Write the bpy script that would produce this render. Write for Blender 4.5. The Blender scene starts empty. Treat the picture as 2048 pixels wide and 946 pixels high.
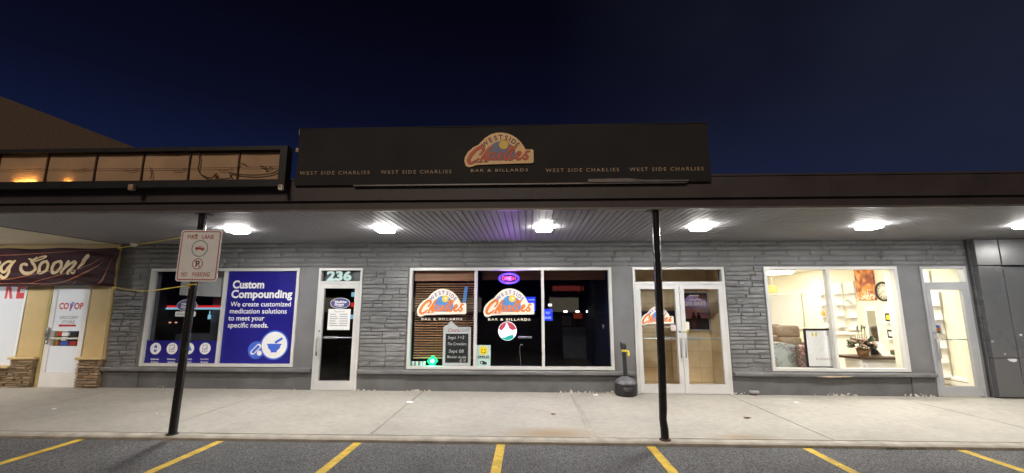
import bpy, bmesh, math, random
from mathutils import Vector, Matrix, noise
rnd = random.Random(7)
PI = math.pi
SC = bpy.context.scene
COL = SC.collection

# ------------------------------------------------------------------ camera
CAMF, PITCH, YAW, ROLL = 857.752, 0.160727, -0.037267, 0.000331
CAMPOS = Vector((0, -8.7023, 1.65))
_fw = Vector((math.sin(YAW)*math.cos(PITCH), math.cos(YAW)*math.cos(PITCH), math.sin(PITCH)))
_r0 = Vector((math.cos(YAW), -math.sin(YAW), 0)); _u0 = _r0.cross(_fw)
_rt = (math.cos(ROLL)*_r0 + math.sin(ROLL)*_u0).normalized(); _up = _rt.cross(_fw)
cam = bpy.data.cameras.new('camera'); camo = bpy.data.objects.new('camera', cam); COL.objects.link(camo)
cam.sensor_width = 36; cam.sensor_fit = 'HORIZONTAL'; cam.lens = 36*CAMF/2048; cam.clip_end = 2000; cam.clip_start = .05
camo.matrix_world = Matrix((( _rt.x, _up.x, -_fw.x, CAMPOS.x), (_rt.y, _up.y, -_fw.y, CAMPOS.y), (_rt.z, _up.z, -_fw.z, CAMPOS.z), (0, 0, 0, 1)))
SC.camera = camo

def at(px, py, axis, val):
    d = _fw + _rt*((px-1024)/CAMF) - _up*((py-473)/CAMF)
    return CAMPOS + d*((val-CAMPOS[axis])/d[axis])

# ------------------------------------------------------------------ world, distant lot light, exposure
SUN_EL, SUN_AZ = math.radians(31), math.radians(188)     # azimuth from +Y, clockwise: light comes from behind the camera
w = bpy.data.worlds.new('World'); SC.world = w; w.use_nodes = True
nt = w.node_tree; nt.nodes.clear()
N = nt.nodes.new; L = nt.links.new
wo = N('ShaderNodeOutputWorld'); add = N('ShaderNodeAddShader')
sky = N('ShaderNodeTexSky'); sky.sky_type = 'NISHITA'; sky.sun_disc = False
sky.sun_elevation = math.radians(-7); sky.sun_rotation = SUN_AZ
b1 = N('ShaderNodeBackground'); b1.inputs[1].default_value = .05; L(sky.outputs[0], b1.inputs[0])
tc = N('ShaderNodeTexCoord'); sx = N('ShaderNodeSeparateXYZ'); L(tc.outputs['Generated'], sx.inputs[0])
cloud = N('ShaderNodeTexNoise'); cloud.inputs['Scale'].default_value = 3.0; cloud.inputs['Detail'].default_value = 3; cloud.inputs['Roughness'].default_value = .45
L(tc.outputs['Generated'], cloud.inputs['Vector'])
ramp = N('ShaderNodeValToRGB'); L(sx.outputs[2], ramp.inputs[0])
cr = ramp.color_ramp; cr.elements[0].position = 0; cr.elements[0].color = (.012, .021, .066, 1)
cr.elements[1].position = .75; cr.elements[1].color = (.0014, .0011, .003, 1)
for p, c in ((.27, (.0078, .014, .052, 1)), (.40, (.0046, .0056, .021, 1)), (.55, (.0025, .0026, .010, 1))):
    e = cr.elements.new(p); e.color = c
# a faint grey bank of cloud to the right
mr = N('ShaderNodeMapRange'); L(sx.outputs[0], mr.inputs[0]); mr.inputs[1].default_value = .05; mr.inputs[2].default_value = .6
mul = N('ShaderNodeMath'); mul.operation = 'MULTIPLY'; L(mr.outputs[0], mul.inputs[0]); L(cloud.outputs[0], mul.inputs[1])
mx = N('ShaderNodeMixRGB'); mx.inputs[2].default_value = (.023, .028, .050, 1); L(mul.outputs[0], mx.inputs[0]); L(ramp.outputs[0], mx.inputs[1])
b2 = N('ShaderNodeBackground'); b2.inputs[1].default_value = .70; L(mx.outputs[0], b2.inputs[0])
L(b1.outputs[0], add.inputs[0]); L(b2.outputs[0], add.inputs[1]); L(add.outputs[0], wo.inputs[0])

sun = bpy.data.lights.new('lot_light', 'SUN'); sun.energy = 1.1; sun.angle = math.radians(14); sun.color = (1, .80, .62)
suno = bpy.data.objects.new('lot_light', sun); COL.objects.link(suno)
_sd = Vector((math.sin(SUN_AZ)*math.cos(SUN_EL), math.cos(SUN_AZ)*math.cos(SUN_EL), math.sin(SUN_EL)))
suno.rotation_euler = _sd.to_track_quat('Z', 'Y').to_euler(); suno.location = (0, -30, 30)
SC.view_settings.view_transform = 'Standard'; SC.view_settings.look = 'None'; SC.view_settings.exposure = 0; SC.view_settings.gamma = 1
SC.view_settings.use_curve_mapping = False
SC.cycles.use_denoising = True; SC.cycles.max_bounces = 7; SC.cycles.diffuse_bounces = 4; SC.cycles.glossy_bounces = 4
SC.cycles.transparent_max_bounces = 16; SC.cycles.sample_clamp_indirect = 6; SC.cycles.caustics_reflective = False; SC.cycles.caustics_refractive = False
LAMP, ROOM = 430.0, 29.0

# ------------------------------------------------------------------ materials
MATS = {}
def mat(name, c, rough=.6, metal=0, v=.12, scale=6, bump=0, bscale=60, spec=.5, stretch=None, detail=5):
    m = bpy.data.materials.new(name); m.use_nodes = True; t = m.node_tree; p = t.nodes['Principled BSDF']
    p.inputs['Roughness'].default_value = rough; p.inputs['Metallic'].default_value = metal
    p.inputs['Specular IOR Level'].default_value = spec
    c3 = c if len(c) == 3 else c[:3]
    p.inputs['Base Color'].default_value = (*c3, 1)
    co = t.nodes.new('ShaderNodeTexCoord'); src = co.outputs['Object']
    if stretch:
        mp = t.nodes.new('ShaderNodeMapping'); mp.inputs['Scale'].default_value = stretch; t.links.new(src, mp.inputs[0]); src = mp.outputs[0]
    m['src'] = 1
    if v:
        n = t.nodes.new('ShaderNodeTexNoise'); n.inputs['Scale'].default_value = scale; n.inputs['Detail'].default_value = detail
        t.links.new(src, n.inputs['Vector'])
        r = t.nodes.new('ShaderNodeValToRGB'); r.color_ramp.elements[0].position = .3; r.color_ramp.elements[1].position = .7
        r.color_ramp.elements[0].color = (*[x*(1-v) for x in c3], 1); r.color_ramp.elements[1].color = (*[min(1, x*(1+v)) for x in c3], 1)
        t.links.new(n.outputs[0], r.inputs[0]); t.links.new(r.outputs[0], p.inputs['Base Color'])
        q = t.nodes.new('ShaderNodeMapRange'); q.inputs[3].default_value = max(.02, rough-.1); q.inputs[4].default_value = min(1, rough+.1)
        t.links.new(n.outputs[0], q.inputs[0]); t.links.new(q.outputs[0], p.inputs['Roughness'])
    if bump:
        n2 = t.nodes.new('ShaderNodeTexNoise'); n2.inputs['Scale'].default_value = bscale; n2.inputs['Detail'].default_value = 4
        t.links.new(src, n2.inputs['Vector'])
        b = t.nodes.new('ShaderNodeBump'); b.inputs['Strength'].default_value = bump; b.inputs['Distance'].default_value = .01
        t.links.new(n2.outputs[0], b.inputs['Height']); t.links.new(b.outputs[0], p.inputs['Normal'])
    MATS[name] = m
    return m
def emat(name, c, s, base=(.02, .02, .02)):
    m = bpy.data.materials.new(name); m.use_nodes = True; p = m.node_tree.nodes['Principled BSDF']
    p.inputs['Base Color'].default_value = (*base, 1); p.inputs['Emission Color'].default_value = (*c, 1); p.inputs['Emission Strength'].default_value = s
    MATS[name] = m; return m
def glass(name, tint=(1, 1, 1), k=1.0):
    m = bpy.data.materials.new(name); m.use_nodes = True; t = m.node_tree; t.nodes.clear()
    o = t.nodes.new('ShaderNodeOutputMaterial'); mixs = t.nodes.new('ShaderNodeMixShader'); tr = t.nodes.new('ShaderNodeBsdfTransparent')
    gl = t.nodes.new('ShaderNodeBsdfGlossy'); gl.inputs['Roughness'].default_value = .008; tr.inputs[0].default_value = (*tint, 1)
    f = t.nodes.new('ShaderNodeFresnel'); f.inputs[0].default_value = 1.5
    mm = t.nodes.new('ShaderNodeMath'); mm.operation = 'MULTIPLY'; mm.inputs[1].default_value = k
    gi = t.nodes.new('ShaderNodeNewGeometry'); ss = t.nodes.new('ShaderNodeMath'); ss.operation = 'SUBTRACT'; ss.inputs[0].default_value = 1; t.links.new(gi.outputs['Backfacing'], ss.inputs[1])
    m3 = t.nodes.new('ShaderNodeMath'); m3.operation = 'MULTIPLY'; t.links.new(mm.outputs[0], m3.inputs[0]); t.links.new(ss.outputs[0], m3.inputs[1])
    t.links.new(f.outputs[0], mm.inputs[0]); t.links.new(m3.outputs[0], mixs.inputs[0])
    t.links.new(tr.outputs[0], mixs.inputs[1]); t.links.new(gl.outputs[0], mixs.inputs[2]); t.links.new(mixs.outputs[0], o.inputs[0])
    MATS[name] = m; return m
def M(n): return MATS[n]

mat('paint_stone', (.165, .166, .170), .5, v=.2, scale=1.6, bump=.5, bscale=70)
mat('paint_stucco', (.150, .151, .156), .5, v=.14, scale=2.5, bump=.35, bscale=45)
mat('paint_sill', (.145, .145, .15), .45, v=.2, scale=4, bump=.3, bscale=30)
mat('alu', (.61, .61, .60), .42, metal=.1, v=.05, scale=3)
mat('alu_grey', (.38, .39, .41), .42, metal=.3, v=.06, scale=3)
mat('steel', (.55, .56, .58), .3, metal=.9, v=.05)
mat('soffit', (.245, .243, .258), .58, metal=.0, spec=.3, v=.08, scale=3, stretch=(1, .3, 1))
mat('soffit_cream', (.72, .66, .55), .6, v=.04)
mat('fascia', (.046, .036, .037), .55, v=.25, scale=2, bump=.1, bscale=20)
mat('fascia_edge', (.16, .15, .15), .4, metal=.3, v=.2)
mat('awning', (.009, .008, .0085), .75, v=.2, scale=2, bump=.15, bscale=120)
mat('black', (.012, .012, .012), .45, v=.2)
mat('black_gloss', (.012, .011, .012), .25, v=.2, scale=8)
mat('black_plastic', (.02, .02, .022), .42, v=.3, scale=20, bump=.2, bscale=60)
mat('tan_panel', (.58, .44, .22), .55, v=.06, scale=3)
mat('tan_trim', (.44, .36, .14), .5, v=.08)
mat('white', (.80, .80, .80), .5, v=.04)
mat('white_gloss', (.78, .78, .78), .25, v=.03)
mat('paper', (.78, .78, .77), .8, v=.06, scale=20)
mat('grey_plate', (.86, .87, .88), .3, v=.04)
mat('red', (.55, .03, .03), .5, v=.08)
mat('sign_red', (.42, .07, .06), .45, v=.3, scale=60)
mat('green_ring', (.03, .22, .19), .45, v=.1)
mat('blue_vinyl', (.012, .010, .20), .35, v=.08, scale=2)
mat('blue_light', (.05, .13, .62), .4, v=.05)
mat('navy', (.02, .018, .09), .5, v=.1)
mat('purple_oval', (.09, .08, .26), .4, v=.08)
mat('logo_cream', (.86, .80, .68), .5, v=.04)
mat('logo_orange', (.75, .21, .03), .5, v=.2, scale=3)
mat('logo_red', (.62, .10, .025), .5, v=.15, scale=3)
mat('logo_dark', (.10, .02, .02), .5, v=.1)
mat('logo_blue', (.08, .26, .62), .5, v=.2, scale=6)
mat('logo_slate', (.16, .19, .34), .5, v=.2, scale=4)
mat('logo_purple', (.13, .10, .38), .5, v=.1)
mat('logo_yellow', (.85, .58, .06), .5, v=.1)
mat('teal_pale', (.52, .74, .70), .5, v=.04)
mat('aw_sodium_cream', (.90, .60, .29), .5, v=.08)  # logo cream with the sodium light's orange tint put into its colour
mat('aw_letters', (.40, .29, .20), .6, v=.25, scale=30)
mat('banner', (.030, .0065, .013), .6, spec=.12, v=.35, scale=4)
mat('banner_gold', (.58, .43, .24), .5, v=.14, scale=7)
mat('banner_streak', (.26, .075, .02), .55, v=.6, scale=6)
mat('rope', (.75, .62, .06), .7, v=.15, scale=80)
mat('wood_header', (.36, .17, .085), .45, v=.25, scale=3, stretch=(.4, 3, 9))
mat('slat', (.50, .28, .15), .45, v=.15, scale=4, stretch=(.3, 3, 3))
mat('chalk', (.75, .75, .74), .9, v=.2, scale=60)
mat('board_black', (.016, .018, .017), .6, v=.3, scale=10)
mat('silver_frame', (.75, .76, .76), .45, metal=.0, v=.06)
mat('mint_sticker', (.42, .60, .58), .5, v=.06)
mat('yellow', (.80, .60, .02), .5, v=.06)
mat('cream_wall', (.86, .825, .69), .7, v=.02)
mat('cream_ceiling', (.86, .84, .76), .8, v=.02)
mat('shop_floor', (.52, .44, .34), .5, v=.15, scale=3)
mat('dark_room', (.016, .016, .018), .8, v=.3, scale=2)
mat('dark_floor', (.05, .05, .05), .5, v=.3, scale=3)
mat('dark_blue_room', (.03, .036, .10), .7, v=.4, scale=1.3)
mat('leather', (.17, .125, .09), .42, v=.2, scale=12, bump=.2, bscale=50)
mat('white_shelf', (.84, .84, .82), .45, v=.02)
mat('dark_wood', (.07, .035, .02), .4, v=.3, scale=5, stretch=(1, 6, 6))
mat('orange_weave', (.70, .36, .07), .6, v=.25, scale=30)
mat('leaf', (.035, .085, .03), .55, v=.4, scale=20)
mat('leaf_pale', (.09, .14, .08), .55, v=.3, scale=20)
mat('flower', (.34, .20, .15), .7, v=.35, scale=30)
mat('flower_dark', (.13, .045, .04), .7, v=.35, scale=30)
mat('basket', (.24, .13, .06), .8, v=.3, scale=60, bump=.5, bscale=120)
mat('rust', (.085, .038, .02), .8, v=.4, scale=25, bump=.3)
mat('peel', (.55, .56, .56), .6, v=.1)
mat('metal_panel', (.105, .107, .112), .28, metal=.1, v=.04, scale=1.5)
mat('wood_raw', (.45, .36, .27), .8, v=.25, scale=8, stretch=(1, 8, 8))
mat('roof_shingle', (.085, .055, .036), .85, v=.25, scale=8, bump=.4, bscale=12)
mat('sign_back', (.44, .30, .19), .95, v=.12, scale=3, spec=.1)
mat('tile_grout', (.25, .2, .13), .8, v=.1)
mat('mirror', (.7, .72, .72), .06, metal=1, v=0)
mat('sunset_purple', (.40, .26, .62), .4, v=.3, scale=5, stretch=(1, 1, 4))
mat('sunset_pink', (.66, .32, .42), .4, v=.3, scale=6, stretch=(1, 1, 5))
mat('poster_dark', (.02, .016, .02), .4, v=.3)
mat('grey_mid', (.22, .22, .23), .6, v=.15)
mat('weed', (.12, .15, .03), .7, v=.3)
mat('concrete_kerb', (.36, .33, .28), .8, v=.25, scale=5, bump=.4, bscale=60)
mat('line_yellow', (.62, .42, .045), .75, v=.28, scale=9, bump=.4, bscale=160)
mat('roof_gravel', (.06, .055, .05), .9, v=.3, scale=4)
mat('skin_tile', (.74, .60, .38), .38, v=.1, scale=4)
mat('pepsi_red', (.6, .03, .05), .4, v=0)
glass('glass', (.985, .99, .99), .85); glass('glass_dark', (.90, .91, .92), 1.0)
emat('lamp_glow', (1, .975, .93), LAMP)
emat('lamp_side', (1, .975, .93), LAMP*.3); emat('bulb_warm', (1, .50, .12), 100)
emat('room_light', (1, .94, .80), ROOM)
emat('lit_film', (.93, .95, 1), .28, (.42, .43, .44))
emat('film_red', (.9, .16, .18), .12, (.5, .05, .06)); emat('neon_red', (1, .06, .09), 3.2); emat('neon_blue', (.07, .03, 1), 4.5); emat('neon_green', (.0, 1, .13), 4.5)
emat('disc_white', (.95, 1, 1), 2.4); emat('disc_red', (1, .10, .17), .8); emat('disc_teal', (.02, .75, .62), .8)
emat('tv_blue', (.02, .05, 1), 1.6); emat('tv_text', (.5, .6, 1), 1.0)
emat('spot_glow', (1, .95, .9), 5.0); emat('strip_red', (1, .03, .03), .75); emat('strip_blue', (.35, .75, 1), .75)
emat('red_dim', (1, .12, .05), .12); emat('warm_dim', (1, .5, .3), .9)
emat('pendant', (1, .52, .10), .75, (.6, .35, .1))

def nodes_of(m): t = m.node_tree; return t, t.nodes.new, t.links.new, t.nodes['Principled BSDF']
# ground materials with their own wear
def nodes_of(m): t = m.node_tree; return t, t.nodes.new, t.links.new, t.nodes['Principled BSDF']
m = mat('asphalt', (.108, .108, .111), .85, v=.2, scale=1.1, bump=.9, bscale=130)
t, N, L, p = nodes_of(m)
co = N('ShaderNodeTexCoord'); n = N('ShaderNodeTexNoise'); n.inputs['Scale'].default_value = 72; n.inputs['Detail'].default_value = 3; L(co.outputs['Object'], n.inputs['Vector'])
r = N('ShaderNodeValToRGB'); r.color_ramp.elements[0].position = .38; r.color_ramp.elements[0].color = (.32, .32, .32, 1); r.color_ramp.elements[1].position = .66; r.color_ramp.elements[1].color = (1.75, 1.75, 1.75, 1)
L(n.outputs[0], r.inputs[0]); mm = N('ShaderNodeMixRGB'); mm.blend_type = 'MULTIPLY'; mm.inputs[0].default_value = 1
old = p.inputs['Base Color'].links[0].from_socket; L(old, mm.inputs[1]); L(r.outputs[0], mm.inputs[2]); L(mm.outputs[0], p.inputs['Base Color'])

def wear(name, under, scale, thr, soft=.06):
    t, N, L, p = nodes_of(M(name)); co = N('ShaderNodeTexCoord'); old = p.inputs['Base Color'].links[0].from_socket
    n = N('ShaderNodeTexNoise'); n.inputs['Scale'].default_value = scale; n.inputs['Detail'].default_value = 6; n.inputs['Roughness'].default_value = .7; L(co.outputs['Object'], n.inputs['Vector'])
    r = N('ShaderNodeMapRange'); r.inputs[1].default_value = thr; r.inputs[2].default_value = thr+soft; L(n.outputs[0], r.inputs[0])
    z = N('ShaderNodeMixRGB'); z.inputs[2].default_value = (*under, 1); L(r.outputs[0], z.inputs[0]); L(old, z.inputs[1]); L(z.outputs[0], p.inputs['Base Color'])
wear('paint_stone', (.120, .120, .122), 2.2, .50, .3); wear('fascia', (.028, .024, .024), 2.5, .5, .3)
wear('line_yellow', (.16, .14, .10), 14, .62)
wear('asphalt', (.055, .055, .058), .9, .60, .12)
m = mat('sidewalk', (.355, .335, .295), .75, v=.10, scale=.9, bump=.25, bscale=180)
t, N, L, p = nodes_of(m)
co = N('ShaderNodeTexCoord'); old = p.inputs['Base Color'].links[0].from_socket
n = N('ShaderNodeTexNoise'); n.inputs['Scale'].default_value = 9; n.inputs['Detail'].default_value = 7; n.inputs['Roughness'].default_value = .65; L(co.outputs['Object'], n.inputs['Vector'])
r = N('ShaderNodeValToRGB'); r.color_ramp.elements[0].position = .3; r.color_ramp.elements[0].color = (.85, .85, .84, 1); r.color_ramp.elements[1].position = .6; r.color_ramp.elements[1].color = (1.04, 1.04, 1.04, 1)
L(n.outputs[0], r.inputs[0]); m1 = N('ShaderNodeMixRGB'); m1.blend_type = 'MULTIPLY'; m1.inputs[0].default_value = 1; L(old, m1.inputs[1]); L(r.outputs[0], m1.inputs[2])
last = m1.outputs[0]
for (cx, cy, rx, ry, k) in ((.28, -2.72, .75, .34, 1.0), (2.75, -2.78, .55, .16, .9), (6.2, -2.9, .8, .1, .4), (-5.9, -1.6, .9, .3, .16)):   # rust run-off stains
    mp = N('ShaderNodeMapping'); mp.inputs['Location'].default_value = (-cx/rx, -cy/ry, 0); mp.inputs['Scale'].default_value = (1/rx, 1/ry, 0)
    L(co.outputs['Object'], mp.inputs[0]); g = N('ShaderNodeTexGradient'); g.gradient_type = 'SPHERICAL'; L(mp.outputs[0], g.inputs[0])
    mu = N('ShaderNodeMath'); mu.operation = 'MULTIPLY'; L(g.outputs[1], mu.inputs[0]); L(n.outputs[0], mu.inputs[1])
    mu2 = N('ShaderNodeMath'); mu2.operation = 'MULTIPLY'; mu2.use_clamp = True; L(mu.outputs[0], mu2.inputs[0]); mu2.inputs[1].default_value = 1.5*k
    mz = N('ShaderNodeMixRGB'); mz.inputs[2].default_value = (.27, .165, .05, 1); L(mu2.outputs[0], mz.inputs[0]); L(last, mz.inputs[1]); last = mz.outputs[0]
L(last, p.inputs['Base Color'])
wear('sidewalk', (.255, .248, .222), 1.3, .53, .3)
wear('sidewalk', (.13, .125, .11), 24, .715, .03)

m = mat('paint_base', (.108, .109, .114), .5, v=.22, scale=3, bump=.4, bscale=35)   # lower wall, paint flaking off near the pavement
t, N, L, p = nodes_of(m)
co = N('ShaderNodeTexCoord'); old = p.inputs['Base Color'].links[0].from_socket
n = N('ShaderNodeTexNoise'); n.inputs['Scale'].default_value = 20; n.inputs['Detail'].default_value = 4; L(co.outputs['Object'], n.inputs['Vector'])
n2 = N('ShaderNodeTexNoise'); n2.inputs['Scale'].default_value = 1.3; n2.inputs['Detail'].default_value = 1; L(co.outputs['Object'], n2.inputs['Vector'])
sp = N('ShaderNodeSeparateXYZ'); L(co.outputs['Object'], sp.inputs[0])
zz = N('ShaderNodeMapRange'); zz.inputs[1].default_value = .0; zz.inputs[2].default_value = .13; zz.inputs[3].default_value = .20; zz.inputs[4].default_value = -.25; L(sp.outputs[2], zz.inputs[0])
a1 = N('ShaderNodeMath'); L(n.outputs[0], a1.inputs[0]); L(zz.outputs[0], a1.inputs[1])
a2 = N('ShaderNodeMath'); a2.operation = 'MULTIPLY_ADD'; L(n2.outputs[0], a2.inputs[0]); a2.inputs[1].default_value = .8; a2.inputs[2].default_value = -.4
a3 = N('ShaderNodeMath'); L(a1.outputs[0], a3.inputs[0]); L(a2.outputs[0], a3.inputs[1])
gt = N('ShaderNodeMath'); gt.operation = 'GREATER_THAN'; gt.inputs[1].default_value = .825; L(a3.outputs[0], gt.inputs[0])
mz = N('ShaderNodeMixRGB'); mz.inputs[2].default_value = (.55, .52, .45, 1); L(gt.outputs[0], mz.inputs[0]); L(old, mz.inputs[1]); L(mz.outputs[0], p.inputs['Base Color'])

def veneer(name, cols):                                   # each stone of its own tone
    m = mat(name, cols[0], .8, v=.2, scale=9, bump=.7, bscale=40); t, N, L, p = nodes_of(m)
    gi = N('ShaderNodeNewGeometry'); r = N('ShaderNodeValToRGB'); r.color_ramp.elements[0].color = (*cols[0], 1); r.color_ramp.elements[1].color = (*cols[-1], 1)
    for i, c in enumerate(cols[1:-1]): e = r.color_ramp.elements.new((i+1)/(len(cols)-1)); e.color = (*c, 1)
    L(gi.outputs['Random Per Island'], r.inputs[0])
    old = p.inputs['Base Color'].links[0].from_socket
    mm = N('ShaderNodeMixRGB'); mm.inputs[0].default_value = .7; L(old, mm.inputs[1]); L(r.outputs[0], mm.inputs[2]); L(mm.outputs[0], p.inputs['Base Color'])
veneer('ledge_stone', [(.26, .18, .11), (.36, .27, .17), (.20, .15, .10), (.40, .30, .20), (.30, .17, .09)])

def flower_fabric(name, ground, dens):
    m = mat(name, ground, .9, v=.08, scale=10, bump=.2, bscale=300); t, N, L, p = nodes_of(m)
    co = N('ShaderNodeTexCoord'); old = p.inputs['Base Color'].links[0].from_socket
    bq = N('ShaderNodeTexNoise'); bq.inputs['Scale'].default_value = 4.2; bq.inputs['Detail'].default_value = 2; L(co.outputs['Object'], bq.inputs['Vector'])   # where the bouquets lie
    for sc_, thr, cut, cols in ((60, .55, .50, [(.06, .09, .06), (.10, .13, .17), (.20, .22, .20), (.07, .07, .10)]), (34, .52, .56, [(.42, .16, .17), (.55, .33, .32), (.12, .13, .24), (.50, .42, .36)])):
        ds = N('ShaderNodeTexNoise'); ds.inputs['Scale'].default_value = 30; ds.inputs['Detail'].default_value = 3; L(co.outputs['Object'], ds.inputs['Vector'])
        mp = N('ShaderNodeMixRGB'); mp.inputs[0].default_value = .10; L(co.outputs['Object'], mp.inputs[1]); L(ds.outputs[1], mp.inputs[2])
        vo = N('ShaderNodeTexVoronoi'); vo.inputs['Scale'].default_value = sc_; L(mp.outputs[0], vo.inputs['Vector'])
        ran = N('ShaderNodeSeparateXYZ'); L(vo.outputs['Color'], ran.inputs[0])
        r = N('ShaderNodeValToRGB'); r.color_ramp.interpolation = 'CONSTANT'
        r.color_ramp.elements[0].color = (*cols[0], 1); r.color_ramp.elements[1].position = .75; r.color_ramp.elements[1].color = (*cols[3], 1)
        for i in (1, 2): e = r.color_ramp.elements.new(.25*i); e.color = (*cols[i], 1)
        L(ran.outputs[0], r.inputs[0])
        lt = N('ShaderNodeMath'); lt.operation = 'LESS_THAN'; lt.inputs[1].default_value = thr; L(vo.outputs['Distance'], lt.inputs[0])
        k = N('ShaderNodeMath'); k.operation = 'GREATER_THAN'; k.inputs[1].default_value = cut-dens; L(bq.outputs[0], k.inputs[0])
        k2 = N('ShaderNodeMath'); k2.operation = 'GREATER_THAN'; k2.inputs[1].default_value = .35; L(ran.outputs[1], k2.inputs[0])
        mu = N('ShaderNodeMath'); mu.operation = 'MULTIPLY'; L(lt.outputs[0], mu.inputs[0]); L(k.outputs[0], mu.inputs[1])
        mu2 = N('ShaderNodeMath'); mu2.operation = 'MULTIPLY'; L(mu.outputs[0], mu2.inputs[0]); L(k2.outputs[0], mu2.inputs[1])
        mz = N('ShaderNodeMixRGB'); L(mu2.outputs[0], mz.inputs[0]); L(old, mz.inputs[1]); L(r.outputs[0], mz.inputs[2]); old = mz.outputs[0]
    L(old, p.inputs['Base Color'])
flower_fabric('tapestry_pale', (.44, .50, .49), .0); flower_fabric('tapestry_brown', (.24, .13, .09), .12)

m = mat('abstract', (.5, .2, .06), .6, v=0); t, N, L, p = nodes_of(m)
co = N('ShaderNodeTexCoord'); n = N('ShaderNodeTexNoise'); n.inputs['Scale'].default_value = 2.6; n.inputs['Detail'].default_value = 1.5; n.inputs['Distortion'].default_value = 1.6; L(co.outputs['Object'], n.inputs['Vector'])
r = N('ShaderNodeValToRGB'); r.color_ramp.elements[0].position = .30; r.color_ramp.elements[0].color = (.16, .035, .02, 1); r.color_ramp.elements[1].position = .72; r.color_ramp.elements[1].color = (.78, .52, .26, 1)
for q_, c in ((.42, (.36, .09, .03, 1)), (.52, (.72, .28, .06, 1)), (.6, (.80, .36, .10, 1))): e = r.color_ramp.elements.new(q_); e.color = c
L(n.outputs[0], r.inputs[0]); L(r.outputs[0], p.inputs['Base Color'])

# ------------------------------------------------------------------ mesh helpers
class MB:
    def __init__(s): s.v = []; s.f = []; s.m = []; s.sm = []
    def add(s, vs, fs, mi=0, smooth=False):
        k = len(s.v); s.v += [tuple(v) for v in vs]
        for f in fs: s.f.append(tuple(i+k for i in f)); s.m.append(mi); s.sm.append(smooth)
        return s
    def box(s, x0, x1, y0, y1, z0, z1, mi=0):
        v = [(x0,y0,z0),(x1,y0,z0),(x1,y1,z0),(x0,y1,z0),(x0,y0,z1),(x1,y0,z1),(x1,y1,z1),(x0,y1,z1)]
        return s.add(v, [(0,3,2,1),(4,5,6,7),(0,1,5,4),(1,2,6,5),(2,3,7,6),(3,0,4,7)], mi)
    def rbox(s, c, size, r=.02, mi=0, mtx=None, seg=3, smooth=True):
        b = bmesh.new(); bmesh.ops.create_cube(b, size=1)
        for v in b.verts: v.co = Vector((v.co.x*size[0], v.co.y*size[1], v.co.z*size[2]))
        bmesh.ops.bevel(b, geom=b.edges[:], offset=min(r, min(size)*.49), segments=seg, profile=.5, affect='EDGES')
        b.verts.index_update()
        vs = [(mtx @ v.co if mtx else v.co) + Vector(c) for v in b.verts]; fs = [[v.index for v in f.verts] for f in b.faces]
        b.free(); return s.add(vs, fs, mi, smooth)
    def tube(s, pts, r, n=8, mi=0, closed=False, smooth=True):
        pts = [Vector(p) for p in pts]; k = len(pts); rs = r if isinstance(r, (list, tuple)) else [r]*k; vs = []; fs = []
        up = None
        for i, p in enumerate(pts):
            a = pts[(i-1) % k] if (closed or i > 0) else p; b = pts[(i+1) % k] if (closed or i < k-1) else p
            d = (b-a).normalized()
            if up is None or abs(up.dot(d)) > .98: up = Vector((0, 0, 1)) if abs(d.z) < .9 else Vector((0, 1, 0))
            x = up.cross(d).normalized(); y = d.cross(x); up = y
            for j in range(n): an = 2*PI*j/n; vs.append(p + (x*math.cos(an)+y*math.sin(an))*rs[i])
        for i in range(k if closed else k-1):
            for j in range(n): a = i*n+j; b = i*n+(j+1) % n; c = ((i+1) % k)*n; fs.append((a, b, c+(j+1) % n, c+j))
        s.add(vs, fs, mi, smooth)
        if not closed: s.add(vs[:n], [tuple(range(n))[::-1]], mi); s.add(vs[-n:], [tuple(range(n))], mi)
        return s
    def lathe(s, prof, c, n=24, mi=0, smooth=True, sx=1, sy=1):
        vs = [(c[0]+r*math.cos(2*PI*j/n)*sx, c[1]+r*math.sin(2*PI*j/n)*sy, c[2]+z) for r, z in prof for j in range(n)]; fs = []
        for i in range(len(prof)-1):
            for j in range(n): a = i*n+j; b = i*n+(j+1) % n; fs.append((a, b, b+n, a+n))
        s.add(vs, fs, mi, smooth)
        if prof[0][0] > 1e-4: s.add(vs[:n], [tuple(range(n))[::-1]], mi)
        if prof[-1][0] > 1e-4: s.add(vs[-n:], [tuple(range(n))], mi)
        return s
    def prism(s, poly, y0, y1, mi=0):                     # polygon in (x, z), extruded along y
        n = len(poly); vs = [(x, y0, z) for x, z in poly]+[(x, y1, z) for x, z in poly]
        return s.add(vs, [tuple(range(n)), tuple(range(2*n-1, n-1, -1))]+[(i, i+n, (i+1) % n+n, (i+1) % n) for i in range(n)], mi)
    def frame(s, x0, x1, z0, z1, wd, y0, y1, mi=0, wb=None, wt=None):
        wb = wd if wb is None else wb; wt = wd if wt is None else wt
        s.box(x0, x0+wd, y0, y1, z0, z1, mi); s.box(x1-wd, x1, y0, y1, z0, z1, mi)
        if wt: s.box(x0+wd, x1-wd, y0, y1, z1-wt, z1, mi)
        if wb: s.box(x0+wd, x1-wd, y0, y1, z0, z0+wb, mi)
        return s
    def build(s, name, mats, parent=None):
        me = bpy.data.meshes.new(name); off = Vector((0, 0, 0)); q = parent
        while q is not None: off += q.location; q = q.parent
        me.from_pydata([(v[0]-off.x, v[1]-off.y, v[2]-off.z) for v in s.v], [], s.f)
        for i, p in enumerate(me.polygons): p.material_index = s.m[i]; p.use_smooth = s.sm[i]
        for q in (mats if isinstance(mats, (list, tuple)) else [mats]): me.materials.append(M(q) if isinstance(q, str) else q)
        me.update(); o = bpy.data.objects.new(name, me); COL.objects.link(o)
        if parent is not None: o.parent = parent
        return o
def tag(o, label, cat, group=None):
    o['label'] = label; o['category'] = cat
    if group: o['group'] = group
    return o
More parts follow.
